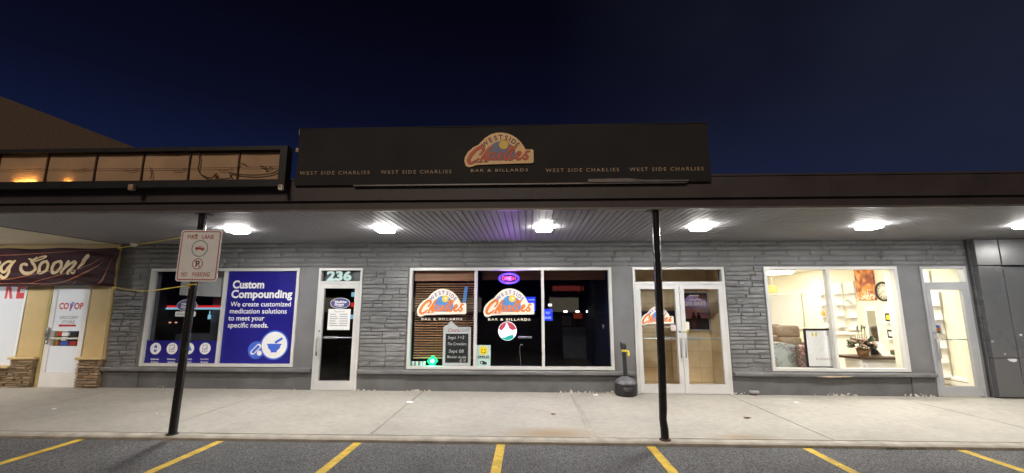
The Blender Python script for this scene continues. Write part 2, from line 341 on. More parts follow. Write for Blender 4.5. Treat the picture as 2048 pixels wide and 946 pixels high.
def thing(name, label, cat, loc=(0, 0, 0), group=None, rot=None):
    o = bpy.data.objects.new(name, None); COL.objects.link(o); o.location = loc; o.empty_display_size = .2
    if rot: o.rotation_euler = rot
    return tag(o, label, cat, group)
def struct(o): o['kind'] = 'structure'; return o
def copy_tree(o, parent=None):
    c = o.copy(); COL.objects.link(c); c.parent = parent
    for ch in list(o.children): copy_tree(ch, c)
    return c

_tx = {}
def text_geo(s, bold, shear, spacing):
    k = (s, bold, shear, spacing)
    if k not in _tx:
        cu = bpy.data.curves.new('txt', 'FONT'); cu.body = s; cu.offset = bold; cu.shear = shear; cu.space_character = spacing; cu.resolution_u = 3; cu.size = 1
        ob = bpy.data.objects.new('txt', cu); me = ob.to_mesh()
        _tx[k] = ([(v.co.x, v.co.y) for v in me.vertices], [tuple(p.vertices) for p in me.polygons])
        ob.to_mesh_clear(); bpy.data.objects.remove(ob); bpy.data.curves.remove(cu)
    return _tx[k]
CAPH = max(y for x, y in text_geo('H', 0, 0, 1)[0])
def smooth_path(pts, k=6):
    out = []; n = len(pts)
    for i in range(n-1):
        a, b, c, d = pts[max(0, i-1)], pts[i], pts[i+1], pts[min(n-1, i+2)]
        for j in range(k):
            t = j/k
            out.append(tuple(.5*(2*b[q]+(c[q]-a[q])*t+(2*a[q]-5*b[q]+4*c[q]-d[q])*t*t+(3*b[q]-a[q]-3*c[q]+d[q])*t**3) for q in range(len(b))))
    return out+[pts[-1]]
class Flat(MB):
    """flat lettering and marks on a plane facing -Y; each layer stands a millimetre or so proud of the one below"""
    def __init__(s, y, yfun=None, gap=.0012): super().__init__(); s.y = y; s.yf = yfun; s.gap = gap; s.micro = 0
    def pt(s, x, z, layer): return (x, s.y+(s.yf(x, z) if s.yf else 0)-layer*s.gap, z)
    def poly(s, pts, mi, layer=0): return s.add([s.pt(x, z, layer) for x, z in pts], [tuple(range(len(pts)))], mi)
    def rect(s, x0, x1, z0, z1, mi, layer=0): return s.poly([(x0, z0), (x1, z0), (x1, z1), (x0, z1)], mi, layer)
    def rrect(s, x0, x1, z0, z1, r, mi, layer=0):
        pts = []
        for cx, cz, a0 in ((x1-r, z0+r, -90), (x1-r, z1-r, 0), (x0+r, z1-r, 90), (x0+r, z0+r, 180)):
            pts += [(cx+r*math.cos(math.radians(a0+k*18)), cz+r*math.sin(math.radians(a0+k*18))) for k in range(6)]
        return s.poly(pts, mi, layer)
    def disc(s, cx, cz, r, mi, layer=0, rz=None, n=32): rz = rz or r; return s.poly([(cx+r*math.cos(2*PI*k/n), cz+rz*math.sin(2*PI*k/n)) for k in range(n)], mi, layer)
    def ring(s, cx, cz, r, w_, mi, layer=0, rz=None, n=40, a0=0, a1=360):
        rz = rz or r; vs = []; fs = []; full = a1-a0 >= 360
        for k in range(n+1):
            a = math.radians(a0+(a1-a0)*k/n); vs += [s.pt(cx+(r-w_)*math.cos(a), cz+(rz-w_)*math.sin(a), layer), s.pt(cx+r*math.cos(a), cz+rz*math.sin(a), layer)]
        for k in range(n): fs.append((2*k, 2*k+1, 2*k+3, 2*k+2))
        return s.add(vs, fs, mi)
    def ribbon(s, pts, w_, mi, layer=0, k=6, caps=True):
        ws = w_ if isinstance(w_, (list, tuple)) else [w_]*len(pts)
        q = smooth_path([(p[0], p[1], ww) for p, ww in zip(pts, ws)], k); vs = []; fs = []; n = len(q)
        s.micro = (s.micro+1) % 9; base = layer+s.micro*.06
        for i, (x, z, ww) in enumerate(q):
            a = q[max(0, i-1)]; b = q[min(n-1, i+1)]; dx, dz = b[0]-a[0], b[1]-a[1]; l = math.hypot(dx, dz) or 1; nx, nz = -dz/l, dx/l
            ly = base+.05*i/n; vs += [s.pt(x+nx*ww/2, z+nz*ww/2, ly), s.pt(x-nx*ww/2, z-nz*ww/2, ly)]
        for i in range(n-1): fs.append((2*i, 2*i+1, 2*i+3, 2*i+2))
        s.add(vs, fs, mi)
        if caps:
            for x, z, ww, ly in ((*q[0], base-.04), (*q[-1], base+.09)): s.disc(x, z, ww*.499, mi, ly, n=12)
        return s
    def text(s, str_, cx, cz, h, mi, layer=1, w=None, bold=0, shear=0, spacing=1, rot=0, align='C'):
        """cz is the middle of the capitals, h their height, w the wanted width"""
        vs, fs = text_geo(str_, bold, shear, spacing)
        x0 = min(v[0] for v in vs); x1 = max(v[0] for v in vs); k = h/CAPH; kx = (w/(x1-x0)) if w else k
        ox = {'C': (x0+x1)/2, 'L': x0, 'R': x1}[align]; ca, sa = math.cos(rot), math.sin(rot); out = []
        for x, y in vs:
            u, v_ = (x-ox)*kx, (y-CAPH/2)*k; out.append(s.pt(cx+u*ca-v_*sa, cz+u*sa+v_*ca, layer))
        return s.add(out, fs, mi)

def stone_panel(x0, x1, z0, z1, y, rough, rng, ch=(.05, .13), ln=(.2, .7), depth=.028, cell=(.03, .02), joint=.006):
    """coursed stones with broken faces, one mesh"""
    mb = MB(); z = z0; course = 0
    while z < z1-1e-3:
        h = rng.uniform(*ch)
        if z1-z-h < ch[0]*.8: h = z1-z
        x = x0
        while x < x1-1e-3:
            l = rng.uniform(*ln)
            if x1-x-l < ln[0]*.7: l = x1-x
            rows = [(z, h)]
            if h > ch[0]*1.75 and rng.random() < .45: q = h*rng.uniform(.4, .6); rows = [(z, q), (z+q, h-q)]
            for rz, rh in rows:
                nx = max(3, int(l/cell[0])); nz = max(3, int(rh/cell[1])); d = depth*rng.uniform(.55, 1.25); sd = Vector((rng.random()*50, rng.random()*50, 0)); tilt = rng.uniform(-.3, .3)
                vs = []; fs = []
                for j in range(nz+1):
                    for i in range(nx+1):
                        u, v = i/nx, j/nz; edge = i in (0, nx) or j in (0, nz)
                        px = x+joint/2+(l-joint)*u; pz = rz+joint/2+(rh-joint)*v
                        if edge: oy = 0
                        else:
                            q = noise.noise(Vector((px*6, pz*22, 0))+sd)+.6*noise.noise(Vector((px*17, pz*50, 3))+sd)
                            oy = d*(1+tilt*(v-.5)*2*rough)+rough*.014*q
                            if i in (1, nx-1) or j in (1, nz-1): oy *= .88
                        if not edge and rough > .5: px += rng.uniform(-.2, .2)*cell[0]; pz += rng.uniform(-.2, .2)*cell[1]
                        if i == 1: px = x+joint/2+min(.007, l*.2)
                        if i == nx-1: px = x+l-joint/2-min(.007, l*.2)
                        if j == 1: pz = rz+joint/2+min(.006, rh*.2)
                        if j == nz-1: pz = rz+rh-joint/2-min(.006, rh*.2)
                        vs.append((px, y-max(0, oy), pz))
                for j in range(nz):
                    for i in range(nx): a = j*(nx+1)+i; fs.append((a, a+1, a+nx+2, a+nx+1))
                mb.add(vs, fs, 0, rough < .5)
            x += l
        z += h; course += 1
    return mb

# ------------------------------------------------------------------ levels
EDGE, HS, HEAD = -3.01, 2.943, 2.42          # pavement edge, soffit height, head of the openings
XL, XC, XE, XR = -13.5, -8.60, 8.60, 12.5    # left end, grocery/stone boundary, stone/panel boundary, right end
ROAD = -.05

# ------------------------------------------------------------------ ground
g = MB(); g.add([(-300, -300, ROAD), (300, -300, ROAD), (300, 300, ROAD), (-300, 300, ROAD)], [(0, 1, 2, 3)])
struct(g.build('parking_lot', 'asphalt'))
JX = [-16.7, -13.8, -10.95, -8.08, -5.015, -2.06, .825, 3.80, 6.82, 9.8, 12.8]
sw_ = MB(); ze = lambda x: max(-.035, min(.035, -.0038*x))
for i in range(len(JX)-1):
    a, b = JX[i], JX[i+1]; gp = .022 if abs(b-.825) < .01 or abs(a-.825) < .01 else .009
    ga = .03 if abs(a-.825) < .01 else .007; gb = .03 if abs(b-.825) < .01 else .007
    ga *= 1.6; gb *= 1.6; a += ga; b -= gb; y0 = EDGE+.14
    # broad shallow-bevelled slab edge
    pts = [(a, y0, 0), (b, y0, 0), (b, .3, ze(b)), (a, .3, ze(a))]
    low = [(p_[0]+(-ga if k in (0, 3) else gb)*.8, p_[1]-(.006 if k < 2 else 0), p_[2]-.022) for k, p_ in enumerate(pts)]
    sw_.add(pts+low, [(0, 1, 2, 3), (0, 4, 5, 1), (1, 5, 6, 2), (3, 7, 4, 0)])
sw_.add([(JX[0], EDGE+.13, -.009), (JX[-1], EDGE+.13, -.009), (JX[-1], .3, -.05), (JX[0], .3, .02)], [(0, 1, 2, 3)])
struct(sw_.build('sidewalk', 'sidewalk'))
kb = MB(); n = 120
vs = []
for i in range(n+1):
    x = JX[0]+(JX[-1]-JX[0])*i/n; j = .006*noise.noise(Vector((x*3, 0, 0)))+.004*noise.noise(Vector((x*11, 2, 0)))
    vs += [(x, EDGE+.132, -.003), (x, EDGE+.02+j, -.004), (x, EDGE-.012+j, -.02), (x, EDGE-.02+j*1.5, ROAD-.01)]
for i in range(n):
    for k in range(3): a = i*4+k; kb.f.append((a, a+1, a+5, a+4)); kb.m.append(0); kb.sm.append(False)
kb.v = vs
struct(kb.build('kerb', 'concrete_kerb'))
for x in (-9.4, -7.6, -5.76, -3.92, -2.15, -.347, 1.49, 3.355, 5.16, 7.0):
    lm = MB(); vs = []; k = 40; wd = .052
    for i in range(k+1):
        y = EDGE-.035-5.0*i/k
        vs += [(x-wd+.004*noise.noise(Vector((x, y*9, 0))), y, ROAD+.004), (x+wd+.004*noise.noise(Vector((x+5, y*9, 0))), y, ROAD+.004)]
    lm.add(vs, [(2*i, 2*i+1, 2*i+3, 2*i+2) for i in range(k)]); struct(lm.build('parking_line', 'line_yellow'))

# ------------------------------------------------------------------ the grey strip building
B = thing('strip_mall', 'long one storey grey painted stone shop row under a deep dark canopy', 'building', (0, 2, 0))
W1, D1, W2, D2, W3, D3 = (-7.86, -4.70, .45), (-4.295, -3.39), (-2.407, 1.668, .425), (2.092, 3.891), (4.664, 7.22, .425), (7.66, 8.525)
mb = MB(); mb.box(XC, XE, 0, .25, HEAD, HS+.12); mb.build('wall', 'paint_stucco', B)
for a, b in ((XC, W1[0]), (W1[1], D1[0]), (D1[1], W2[0]), (W2[1], D2[0]), (D2[1], W3[0]), (W3[1], D3[0]), (D3[1], XE)):
    MB().box(a, b, 0, .25, -.06, HEAD-.001).build('wall', 'paint_stucco', B)
for a, b, z in (W1, W2, W3): MB().box(a+.001, b-.001, .004, .25, -.06, z-.002).build('wall', 'paint_base', B)
r1 = random.Random(3)
stone_panel(XC+.005, XE-.01, HEAD+.02, HS-.002, -.001, .42, r1, ch=(.08, .15), ln=(.25, 1.0), depth=.018, cell=(.045, .025), joint=.007).build('stone_cladding', 'paint_stone', B)
for a, b in ((XC+.005, W1[0]-.10), (D1[1]+.02, W2[0]-.03), (D2[1]+.02, W3[0]-.02)):
    stone_panel(a, b, .40, HEAD+.012, -.001, 1.05, r1, ch=(.065, .15), ln=(.16, .62), depth=.026).build('stone_cladding', 'paint_stone', B)
for a, b, z1 in ((XC, D1[0]-.03, W1[2]), (D1[1]+.015, D2[0]-.05, W2[2]), (D2[1]+.03, D3[0]-.01, W3[2])):
    s_ = MB(); prof = [(0, z1-.012), (-.085, z1-.024), (-.092, z1-.035), (-.088, z1-.085), (0, z1-.10)]
    k = max(8, int((b-a)/.12)); vs = []
    for i in range(k+1):
        x = a+(b-a)*i/k
        for y, z in prof: vs.append((x, y+.004*noise.noise(Vector((x*4, z*9, 1))), z+.003*noise.noise(Vector((x*3, z, 5)))))
    m_ = len(prof); s_.add(vs, [(i*m_+j, (i+1)*m_+j, (i+1)*m_+j+1, i*m_+j+1) for i in range(k) for j in range(m_-1)])
    s_.add(vs[:m_], [tuple(range(m_))]); s_.add(vs[-m_:], [tuple(range(m_))[::-1]])
    s_.build('window_sill', 'paint_sill', B)
# lower stucco strips below the sill on the stone piers
for a, b in ((XC, W1[0]), (W1[1], D1[0]-.004), (D1[1]+.004, W2[0]), (W2[1], D2[0]-.004), (D2[1]+.004, W3[0]), (W3[1], D3[0]-.004)):
    MB().box(a, b, -.012, -.001, -.05, .33).build('wall_base', 'paint_base', B)
# roof, canopy
MB().box(XL, XR, .26, 11, HS+.13, HS+.30).build('roof', 'roof_gravel', B)
MB().box(XL, XR, 11, 11.2, -.05, HS+.30).build('rear_wall', 'paint_stucco', B)
MB().box(XL, XL+.2, .26, 11, -.05, HS+.12).build('side_wall', 'paint_stucco', B)
MB().box(XR-.2, XR, .26, 11, -.05, HS+.12).build('side_wall', 'paint_stucco', B)
XS = XC-.045                                   # where the grey soffit stops and the cream one starts
so = MB(); vs = []; pitch = .098; x = XS; xs = []
while x < XR: xs += [(x, 0), (x+pitch-.020, 0), (x+pitch-.017, .020), (x+pitch-.004, .020)]; x += pitch
for x, dz in xs: vs += [(x, EDGE+.03, HS+dz), (x, .26, HS+dz)]
so.add(vs, [(2*i, 2*i+1, 2*i+3, 2*i+2) for i in range(len(xs)-1)])
so.build('soffit', 'soffit', B)
MB().box(XL, XR, EDGE+.04, .25, HS+.10, HS+.12).build('canopy_deck', 'roof_gravel', B)
c_ = MB(); c_.box(XL, XS-.02, EDGE+.03, .25, HS-.002, HS+.02); c_.build('cream_soffit', 'soffit_cream', B)
MB().box(XS-.02, XS, EDGE+.03, .0, HS-.012, HS+.02).build('soffit_trim', 'fascia_edge', B)
fz = 3.40
fs_ = MB(); fs_.prism([(EDGE+.03, HS+.02), (EDGE-.01, HS+.02), (EDGE-.01, HS+.105), (EDGE+.012, HS+.118), (EDGE+.012, HS+.13), (EDGE-.03, HS+.14), (EDGE-.03, fz-.03), (EDGE-.045, fz-.025), (EDGE-.045, fz), (EDGE+.03, fz)], 0, 1)
fs_.v = [(XL+(XR-XL)*v[1], v[0], v[2]) for v in fs_.v]
fs_.build('fascia', 'fascia', B)
MB().box(XL, XR, EDGE-.016, EDGE+.03, HS-.008, HS+.019).build('drip_edge', 'fascia_edge', B)
for x in [-11.2, -8.15, -5.1, -2.05, 1.0, 4.05, 7.1, 10.1]: MB().box(x-.03, x+.03, EDGE-.034, EDGE-.03, HS+.142, fz-.03).build('joint_cover', 'fascia', B)
MB().box(XL, XR, EDGE+.03, EDGE+.2, HS+.12, fz-.02).build('parapet_back', 'fascia', B)

def window(parent, x0, x1, z0, z1, mull, gm, fm='alu', fw=.055):
    f = MB(); f.frame(x0, x1, z0, z1, fw, -.035, .08)
    for xm in mull: f.box(xm-.028, xm+.028, -.032, .078, z0+fw, z1-fw)
    o = f.build('window', fm, parent)
    e = [x0+fw]+[q for xm in mull for q in (xm-.028, xm+.028)]+[x1-fw]
    for i in range(0, len(e), 2): MB().box(e[i]+.001, e[i+1]-.001, .030, .038, z0+fw+.001, z1-fw-.001).build('pane', gm, o)
    return o
XM1 = at(444, 635, 1, 0).x; XM2 = at(951, 640, 1, 0).x; XM3 = at(1086, 640, 1, 0).x; XM4 = at(1664, 640, 1, 0).x
window(B, W1[0], W1[1], W1[2], HEAD, [XM1], 'glass_dark')
window(B, W2[0], W2[1], W2[2], HEAD, [XM2, XM3], 'glass_dark')
window(B, W3[0], W3[1], W3[2], HEAD, [XM4], 'glass', 'alu')

def door_leaf(parent, x0, x1, z0, z1, gm, fm, hinge_right=True, bar_z=1.02, st=.085, bottom=.17, pad=True, pull=True, y=.0):
    d = MB(); d.frame(x0, x1, z0, z1, st, y-.03, y+.035, 0, bottom, .09); o = d.build('door', fm, parent)
    MB().box(x0+st+.001, x1-st-.001, y, y+.008, z0+bottom+.001, z1-.091).build('pane', gm, o)
    pb = MB(); pb.tube([(x0+st*.6, y+.055, bar_z), (x1-st*.6, y+.055, bar_z)], .013, 8)
    if pad:
        a = x0+st if hinge_right else x1-st-.32
        pb.rbox((a+.16, y+.06, bar_z), (.30, .03, .055), .008)
    pb.build('push_bar', 'steel', o)
    if pull:
        hx = x0+.04 if hinge_right else x1-.04
        h = MB(); h.tube([(hx, y-.03, bar_z+.02), (hx, y-.085, bar_z+.02), (hx, y-.085, bar_z-.34), (hx, y-.03, bar_z-.34)], .012, 8)
        h.rbox((hx, y-.033, bar_z+.13), (.04, .012, .04), .005)
        h.build('handle', 'steel', o)
    return o
def transom(parent, x0, x1, z0, z1, gm, fm):
    f = MB(); f.frame(x0, x1, -.03, z1, .045, -.03, .09, 0, 0, .045); f.box(x0+.045, x1-.045, -.03, .09, z0, z0+.05)
    o = f.build('door_frame', fm, parent)
    MB().box(x0+.046, x1-.046, .030, .038, z0+.051, z1-.046).build('pane', gm, o); return o
transom(B, D1[0], D1[1], 2.10, HEAD-.002, 'glass_dark', 'alu'); door_leaf(B, D1[0]+.05, D1[1]-.05, .02, 2.095, 'glass_dark', 'alu')
transom(B, D2[0], D2[1], 2.08, HEAD-.002, 'glass_dark', 'alu')
DM = (D2[0]+D2[1])/2
door_leaf(B, D2[0]+.05, DM-.004, .0, 2.075, 'glass', 'alu', hinge_right=False); door_leaf(B, DM+.004, D2[1]-.05, .0, 2.075, 'glass', 'alu')
transom(B, D3[0], D3[1], 2.06, HEAD-.002, 'glass', 'alu_grey'); door_leaf(B, D3[0]+.05, D3[1]-.05, .0, 2.055, 'glass', 'alu_grey', pad=False)

# ------------------------------------------------------------------ the dark metal panel unit at the right
PU = thing('panelled_shop_unit', 'dark grey metal panelled wall beside the right glass door, paint chipped pale', 'building', (10.5, 0, 0))
MB().box(XE+.03, XR-.02, -.03, .25, -.05, HS-.003).build('wall', 'metal_panel', PU)
pxj = 9.11
for a, b, z0, z1 in ((XE+.06, pxj-.006, 2.43, HS-.01), (pxj+.006, XR-.03, 2.43, HS-.01), (XE+.06, pxj-.006, .70, 2.42), (pxj+.006, XR-.03, .70, 2.34), (XE+.06, pxj-.006, .0, .69), (pxj+.006, XR-.03, .0, .69)):
    MB().rbox(((a+b)/2, -.08, (z0+z1)/2), (b-a, .098, z1-z0), .008, seg=2, smooth=False).build('panel', 'metal_panel', PU)
for cx, cz, sx_, sz_ in ((at(2025, 722, 1, -.13).x, .66, .10, .035), (at(1985, 682, 1, -.13).x, 1.0, .03, .012), (at(2010, 708, 1, -.13).x, .77, .02, .015), (at(2040, 660, 1, -.13).x, 1.12, .035, .02)):
    ch_ = Flat(-.130); ch_.poly([(cx+sx_*math.cos(a*PI/7)*(.6+.5*r1.random()), cz+sz_*math.sin(a*PI/7)*(.6+.5*r1.random())) for a in range(14)], 0, 0); ch_.build('paint_chip', 'peel', PU)

# ------------------------------------------------------------------ the grocery front at the left
G = thing('grocery_storefront', 'tan panelled grocery front with ledge stone piers and a white door', 'building', (-11, 0, 0))
GD = (-9.93, -9.13)
MB().box(XL, XC-.003, .0, .25, 2.14, HS-.004).build('wall', 'tan_panel', G)
MB().box(XL, XC-.003, -.05, -.001, HS-.13, HS-.005).build('trim', 'tan_panel', G)
for a, b in ((-10.50, GD[0]-.07), (GD[1]+.02, XC-.003)):
    MB().box(a, b, .0, .25, -.05, 2.139).build('wall', 'tan_panel', G)
    MB().box(a+.01, b-.01, -.012, -.001, .63, 2.12).build('panel', 'tan_panel', G)
MB().box(XC-.11, XC-.035, -.06, -.013, .63, HS-.131).build('corner_trim', 'tan_panel', G)
MB().box(GD[0]-.069, GD[0]-.002, -.03, .2, -.03, 2.12).build('door_jamb', 'tan_trim', G)
for a, b in ((-10.52, GD[0]-.08), (GD[1]+.03, XC-.012)):
    MB().box(a+.02, b-.02, -.06, -.0125, -.05, .575).build('pier_core', 'tile_grout', G)
    p_ = stone_panel(a, b, .0, .575, -.061, 1.0, random.Random(int(a*100)), ch=(.03, .075), ln=(.1, .34), depth=.045, cell=(.03, .015), joint=.008)
    # the returns of the pier
    q_ = stone_panel(0, .055, .0, .575, 0, .8, random.Random(int(b*100)), ch=(.03, .075), ln=(.05, .06), depth=.02, cell=(.02, .015))
    p_.add([(a+.02+v[1], -.06+v[0], v[2]) for v in q_.v], q_.f); p_.add([(b-.02-v[1], -.06+v[0], v[2]) for v in q_.v], q_.f)
    p_.build('stone_cladding', 'ledge_stone', G)
    MB().rbox(((a+b)/2, -.065, .602), (b-a+.06, .13, .05), .012, seg=2).build('pier_cap', 'tan_panel', G)
MB().box(XL, -10.53, .0, .25, -.05, .40).build('wall', 'tile_grout', G)
stone_panel(-12.8, -10.525, .0, .395, -.001, 1.0, random.Random(9), ch=(.03, .075), ln=(.1, .34), depth=.045, cell=(.03, .015), joint=.008).build('stone_cladding', 'ledge_stone', G)
MB().rbox((-11.7, -.04, .42), (2.3, .12, .045), .012, seg=2).build('window_sill', 'tan_panel', G)
wf = MB(); wf.frame(-12.9, -10.505, .445, 2.138, .05, -.02, .08); wo_ = wf.build('window', 'white', G)
MB().box(-12.849, -10.556, .03, .036, .496, 2.087).build('pane', 'lit_film', wo_)
for chx, px in (('T', -3), ('R', 20), ('E', 42.5), ('N', -27), ('E', -50), ('C', -73)):
    wt_ = Flat(.029); wt_.text(chx, at(px, 580, 1, .03).x, at(px, 572, 1, .03).z, .46, 0, 0, w=.175, bold=.05); wt_.build('letter', 'film_red', wo_)
d = MB(); d.frame(GD[0], GD[1], .02, 2.12, .10, -.02, .05, 0, .30, .12)
dz0, dz1 = at(140, 662, 1, 0).z, at(140, 692, 1, 0).z
gd = d.build('door', 'white', G)
MB().box(GD[0]+.101, GD[1]-.101, .0, .008, dz0+.001, 1.999).build('pane', 'lit_film', gd)
MB().box(GD[0]+.101, GD[1]-.101, .0, .008, .321, dz1-.001).build('pane', 'lit_film', gd)
MB().box(GD[0]+.101, GD[1]-.101, .01, .018, dz1, dz0).build('pane', 'glass', gd)
MB().rbox(((GD[0]+GD[1])/2, -.012, (dz0+dz1)/2), (GD[1]-GD[0]-.2, .03, .035), .008, seg=2).build('push_bar', 'alu', gd)
hb = MB(); hb.rbox((GD[0]+.05, -.05, 1.08), (.035, .05, .26), .012); hb.rbox((GD[0]+.05, -.03, .90), (.05, .03, .05), .012); hb.build('handle', 'steel', gd)
# the notice on the grocery door
o_ = at(150, 612, 1, 0); cx0 = (GD[0]+GD[1])/2+.02; dn = thing('door_notice', 'red and blue grocery lettering with a left arrow on the white door', 'lettering', (cx0, -.002, o_.z))
co_ = Flat(-.002); co_.text('CO', cx0-.155, o_.z, .12, 0, 0, w=.21, bold=.035); co_.build('logo_lettering', 'red', dn)
co_ = Flat(-.002); co_.text('OP', cx0+.165, o_.z, .12, 0, 0, w=.20, bold=.035); co_.build('logo_lettering', 'red', dn)
co_ = Flat(-.002); co_.ribbon([(cx0-.01, o_.z-.09), (cx0, o_.z+.03)], .03, 0, 1); co_.ribbon([(cx0+.0, o_.z-.07), (cx0+.05, o_.z+.07)], .025, 1, 2)
co_.ribbon([(cx0-.03, o_.z+.045), (cx0+.0, o_.z+.03), (cx0+.02, o_.z+.08)], .02, 1, 3); co_.build('emblem', ['red', 'blue_light'], dn)
for wd_, px, py, hh, ww in (('GROCERY', 147, 635, .062, .40), ('STORE', 146, 644, .058, .28)): co_ = Flat(-.002); co_.text(wd_, cx0-.005, at(px, py, 1, 0).z, hh, 0, 0, w=ww, bold=.012); co_.build('caption', 'grey_mid', dn)
az = at(145, 651, 1, 0).z; co_ = Flat(-.002)
co_.poly([(cx0-.22, az), (cx0-.15, az+.035), (cx0-.15, az+.02), (cx0+.17, az+.02), (cx0+.17, az-.02), (cx0-.15, az-.02), (cx0-.15, az-.035)], 0, 0); co_.build('arrow', 'red', dn)
# shop goods seen through the slot of the grocery door
gp_ = MB(); rr = random.Random(5); mats_g = ['red', 'white', 'yellow', 'blue_light', 'poster_dark', 'logo_orange', 'black']
gp_.box(-11.8, -9.2, .85, .9, .5, 1.7, 4)
for i in range(12):
    for j in range(7):
        x = -11.7+i*.2; gp_.box(x, x+rr.uniform(.1, .18), .80, .846, .78+j*.1, .86+j*.1, rr.randrange(7))
tag(gp_.build('grocery_display', mats_g), 'colourful packaged goods seen through the slot of the white grocery door', 'display')
gl_ = MB(); gl_.box(-11.6, -9.4, .3, .7, 2.0, 2.03); tag(gl_.build('ceiling_light', emat('grocery_light', (1, .97, .9), 9)), 'ceiling light inside the grocery behind its white door', 'ceiling light')
bx = MB(); bx.add([(-13.3, .26, -.02), (-8.65, .26, -.02), (-8.65, 3, -.02), (-13.3, 3, -.02)], [(0, 1, 2, 3)]); struct(bx.build('grocery_floor', 'dark_floor'))

# ------------------------------------------------------------------ rooms behind the glass
def room(x0, x1, y0, y1, z0, z1, wall, floor, ceil):
    f = MB(); f.box(x0, x1, y0, y1, z0-.05, z0); struct(f.build('floor', floor))
    c = MB(); c.box(x0, x1, y0, y1, z1, z1+.04); struct(c.build('ceiling', ceil))
    for a in ((x0, x1, y1, y1+.05), (x0-.05, x0, y0, y1+.05), (x1, x1+.05, y0, y1+.05)):
        q = MB(); q.box(*a, z0-.05, z1+.04); struct(q.build('wall', wall))
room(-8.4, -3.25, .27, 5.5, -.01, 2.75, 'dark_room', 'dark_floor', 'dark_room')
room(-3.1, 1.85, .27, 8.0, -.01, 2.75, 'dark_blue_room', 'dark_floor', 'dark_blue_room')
XW, ZC = 8.95, 2.73
room(4.35, XW, .27, 8.6, -.005, ZC, 'cream_wall', 'shop_floor', 'cream_ceiling')

ln_ = MB()
for a, b in ((W3[0]-.02, W3[0]), (W3[1], W3[1]+.02), (D3[0]-.02, D3[0]), (D3[1], D3[1]+.02)): pass
for xa in (W3[0]+.002, W3[1]-.024): MB().box(xa, xa+.022, .082, .262, W3[2]+.02, HEAD-.004).build('reveal_lining', 'cream_wall', B)
for xa in (D3[0]+.002, D3[1]-.024): MB().box(xa, xa+.022, .092, .262, -.004, HEAD-.004).build('reveal_lining', 'cream_wall', B)
MB().box(W3[0]+.024, W3[1]-.024, .082, .262, HEAD-.024, HEAD-.004).build('reveal_lining', 'cream_wall', B)
MB().box(W3[1]+.002, D3[0]-.002, .252, .262, -.004, ZC).build('reveal_lining', 'cream_wall', B)
# vestibule behind the double doors: big tan tiles
VX0, VX1, VY = 1.95, 4.08, 1.28
f = MB(); f.box(VX0, VX1, .26, VY, -.05, -.004); struct(f.build('vestibule_floor', 'skin_tile'))
f = MB(); f.box(VX0, VX1, .26, VY+.1, 2.62, 2.66); struct(f.build('vestibule_ceiling', 'cream_ceiling'))
def tiled(pt, u0, u1, name):
    q = MB(); us = []; u = u0
    while u < u1-1e-3: us.append((u, min(u+.62, u1))); u += .62
    zs = [(0, .30), (.30, .66), (.66, 1.06), (1.06, 1.7), (1.7, 2.62)]
    for a, b in us:
        for c, dd in zs:
            vs = [pt(a+.003, c+.003, 0), pt(b-.003, c+.003, 0), pt(b-.003, dd-.003, 0), pt(a+.003, dd-.003, 0)]; vs2 = [pt(a+.003, c+.003, .01), pt(b-.003, c+.003, .01), pt(b-.003, dd-.003, .01), pt(a+.003, dd-.003, .01)]
            q.add(vs+vs2, [(0, 1, 2, 3)]+[(i, i+4, (i+1) % 4+4, (i+1) % 4) for i in range(4)], 0)
    q.add([pt(u0, 0, .008), pt(u1, 0, .008), pt(u1, 2.62, .008), pt(u0, 2.62, .008)], [(0, 1, 2, 3)], 1)
    struct(q.build(name, ['skin_tile', 'tile_grout']))
tiled(lambda u, z, d: (u, VY+d, z), VX0, VX1, 'wall')
tiled(lambda u, z, d: (VX1+d, VY-u+.0, z), 0, VY-.26, 'wall')
tiled(lambda u, z, d: (VX0-d, .26+u, z), 0, VY-.26, 'wall')
MB_ = MB(); MB_.box(VX0, VX1, VY+.02, VY+.1, -.05, 2.66); struct(MB_.build('wall', 'tile_grout'))
# dark inner window band and poster in the vestibule
iw = MB(); a = at(1280, 622, 1, VY); b = at(1352, 646, 1, VY); iw.box(a.x, b.x, VY-.03, VY-.001, b.z, a.z); iw.box(a.x, b.x, VY-.045, VY-.031, b.z-.03, b.z-.001, 1)
tag(iw.build('inner_window', ['dark_blue_room', 'alu_grey']), 'small dark window in the tan tiled vestibule behind the oval logo', 'window')
ps = thing('framed_poster', 'sunset giveaway poster with two dark figures in a grey frame inside the double doors', 'poster', ((3.74), VY, 1.5))
a = at(1364, 586, 1, VY-.05); b = at(1420, 659, 1, VY-.05); PX0, PX1, PZ0, PZ1 = a.x, b.x, b.z, a.z
f = MB(); f.frame(PX0-.03, PX1+.03, PZ0-.03, PZ1+.03, .03, VY-.05, VY-.001); f.build('frame', 'alu_grey', ps)
p_ = Flat(VY-.01); pw, ph = PX1-PX0, PZ1-PZ0; U = lambda u: PX0+pw*u; V = lambda v: PZ0+ph*v
p_.rect(PX0, PX1, PZ0, PZ1, 0, 0); p_.rect(PX0, PX1, V(.30), V(.62), 2, 1); p_.poly([(U(.0), V(.45)), (U(1), V(.40)), (U(1), V(.7)), (U(.8), V(.95)), (U(.3), V(.95)), (U(0), V(.75))], 1, 2)
p_.poly([(U(0), V(.34)), (U(.55), V(.42)), (U(.9), V(.50)), (U(.5), V(.56)), (U(0), V(.56))], 2, 3); p_.poly([(U(.65), V(.86)), (U(.9), V(.80)), (U(.92), V(.95)), (U(.66), V(.95))], 4, 3)
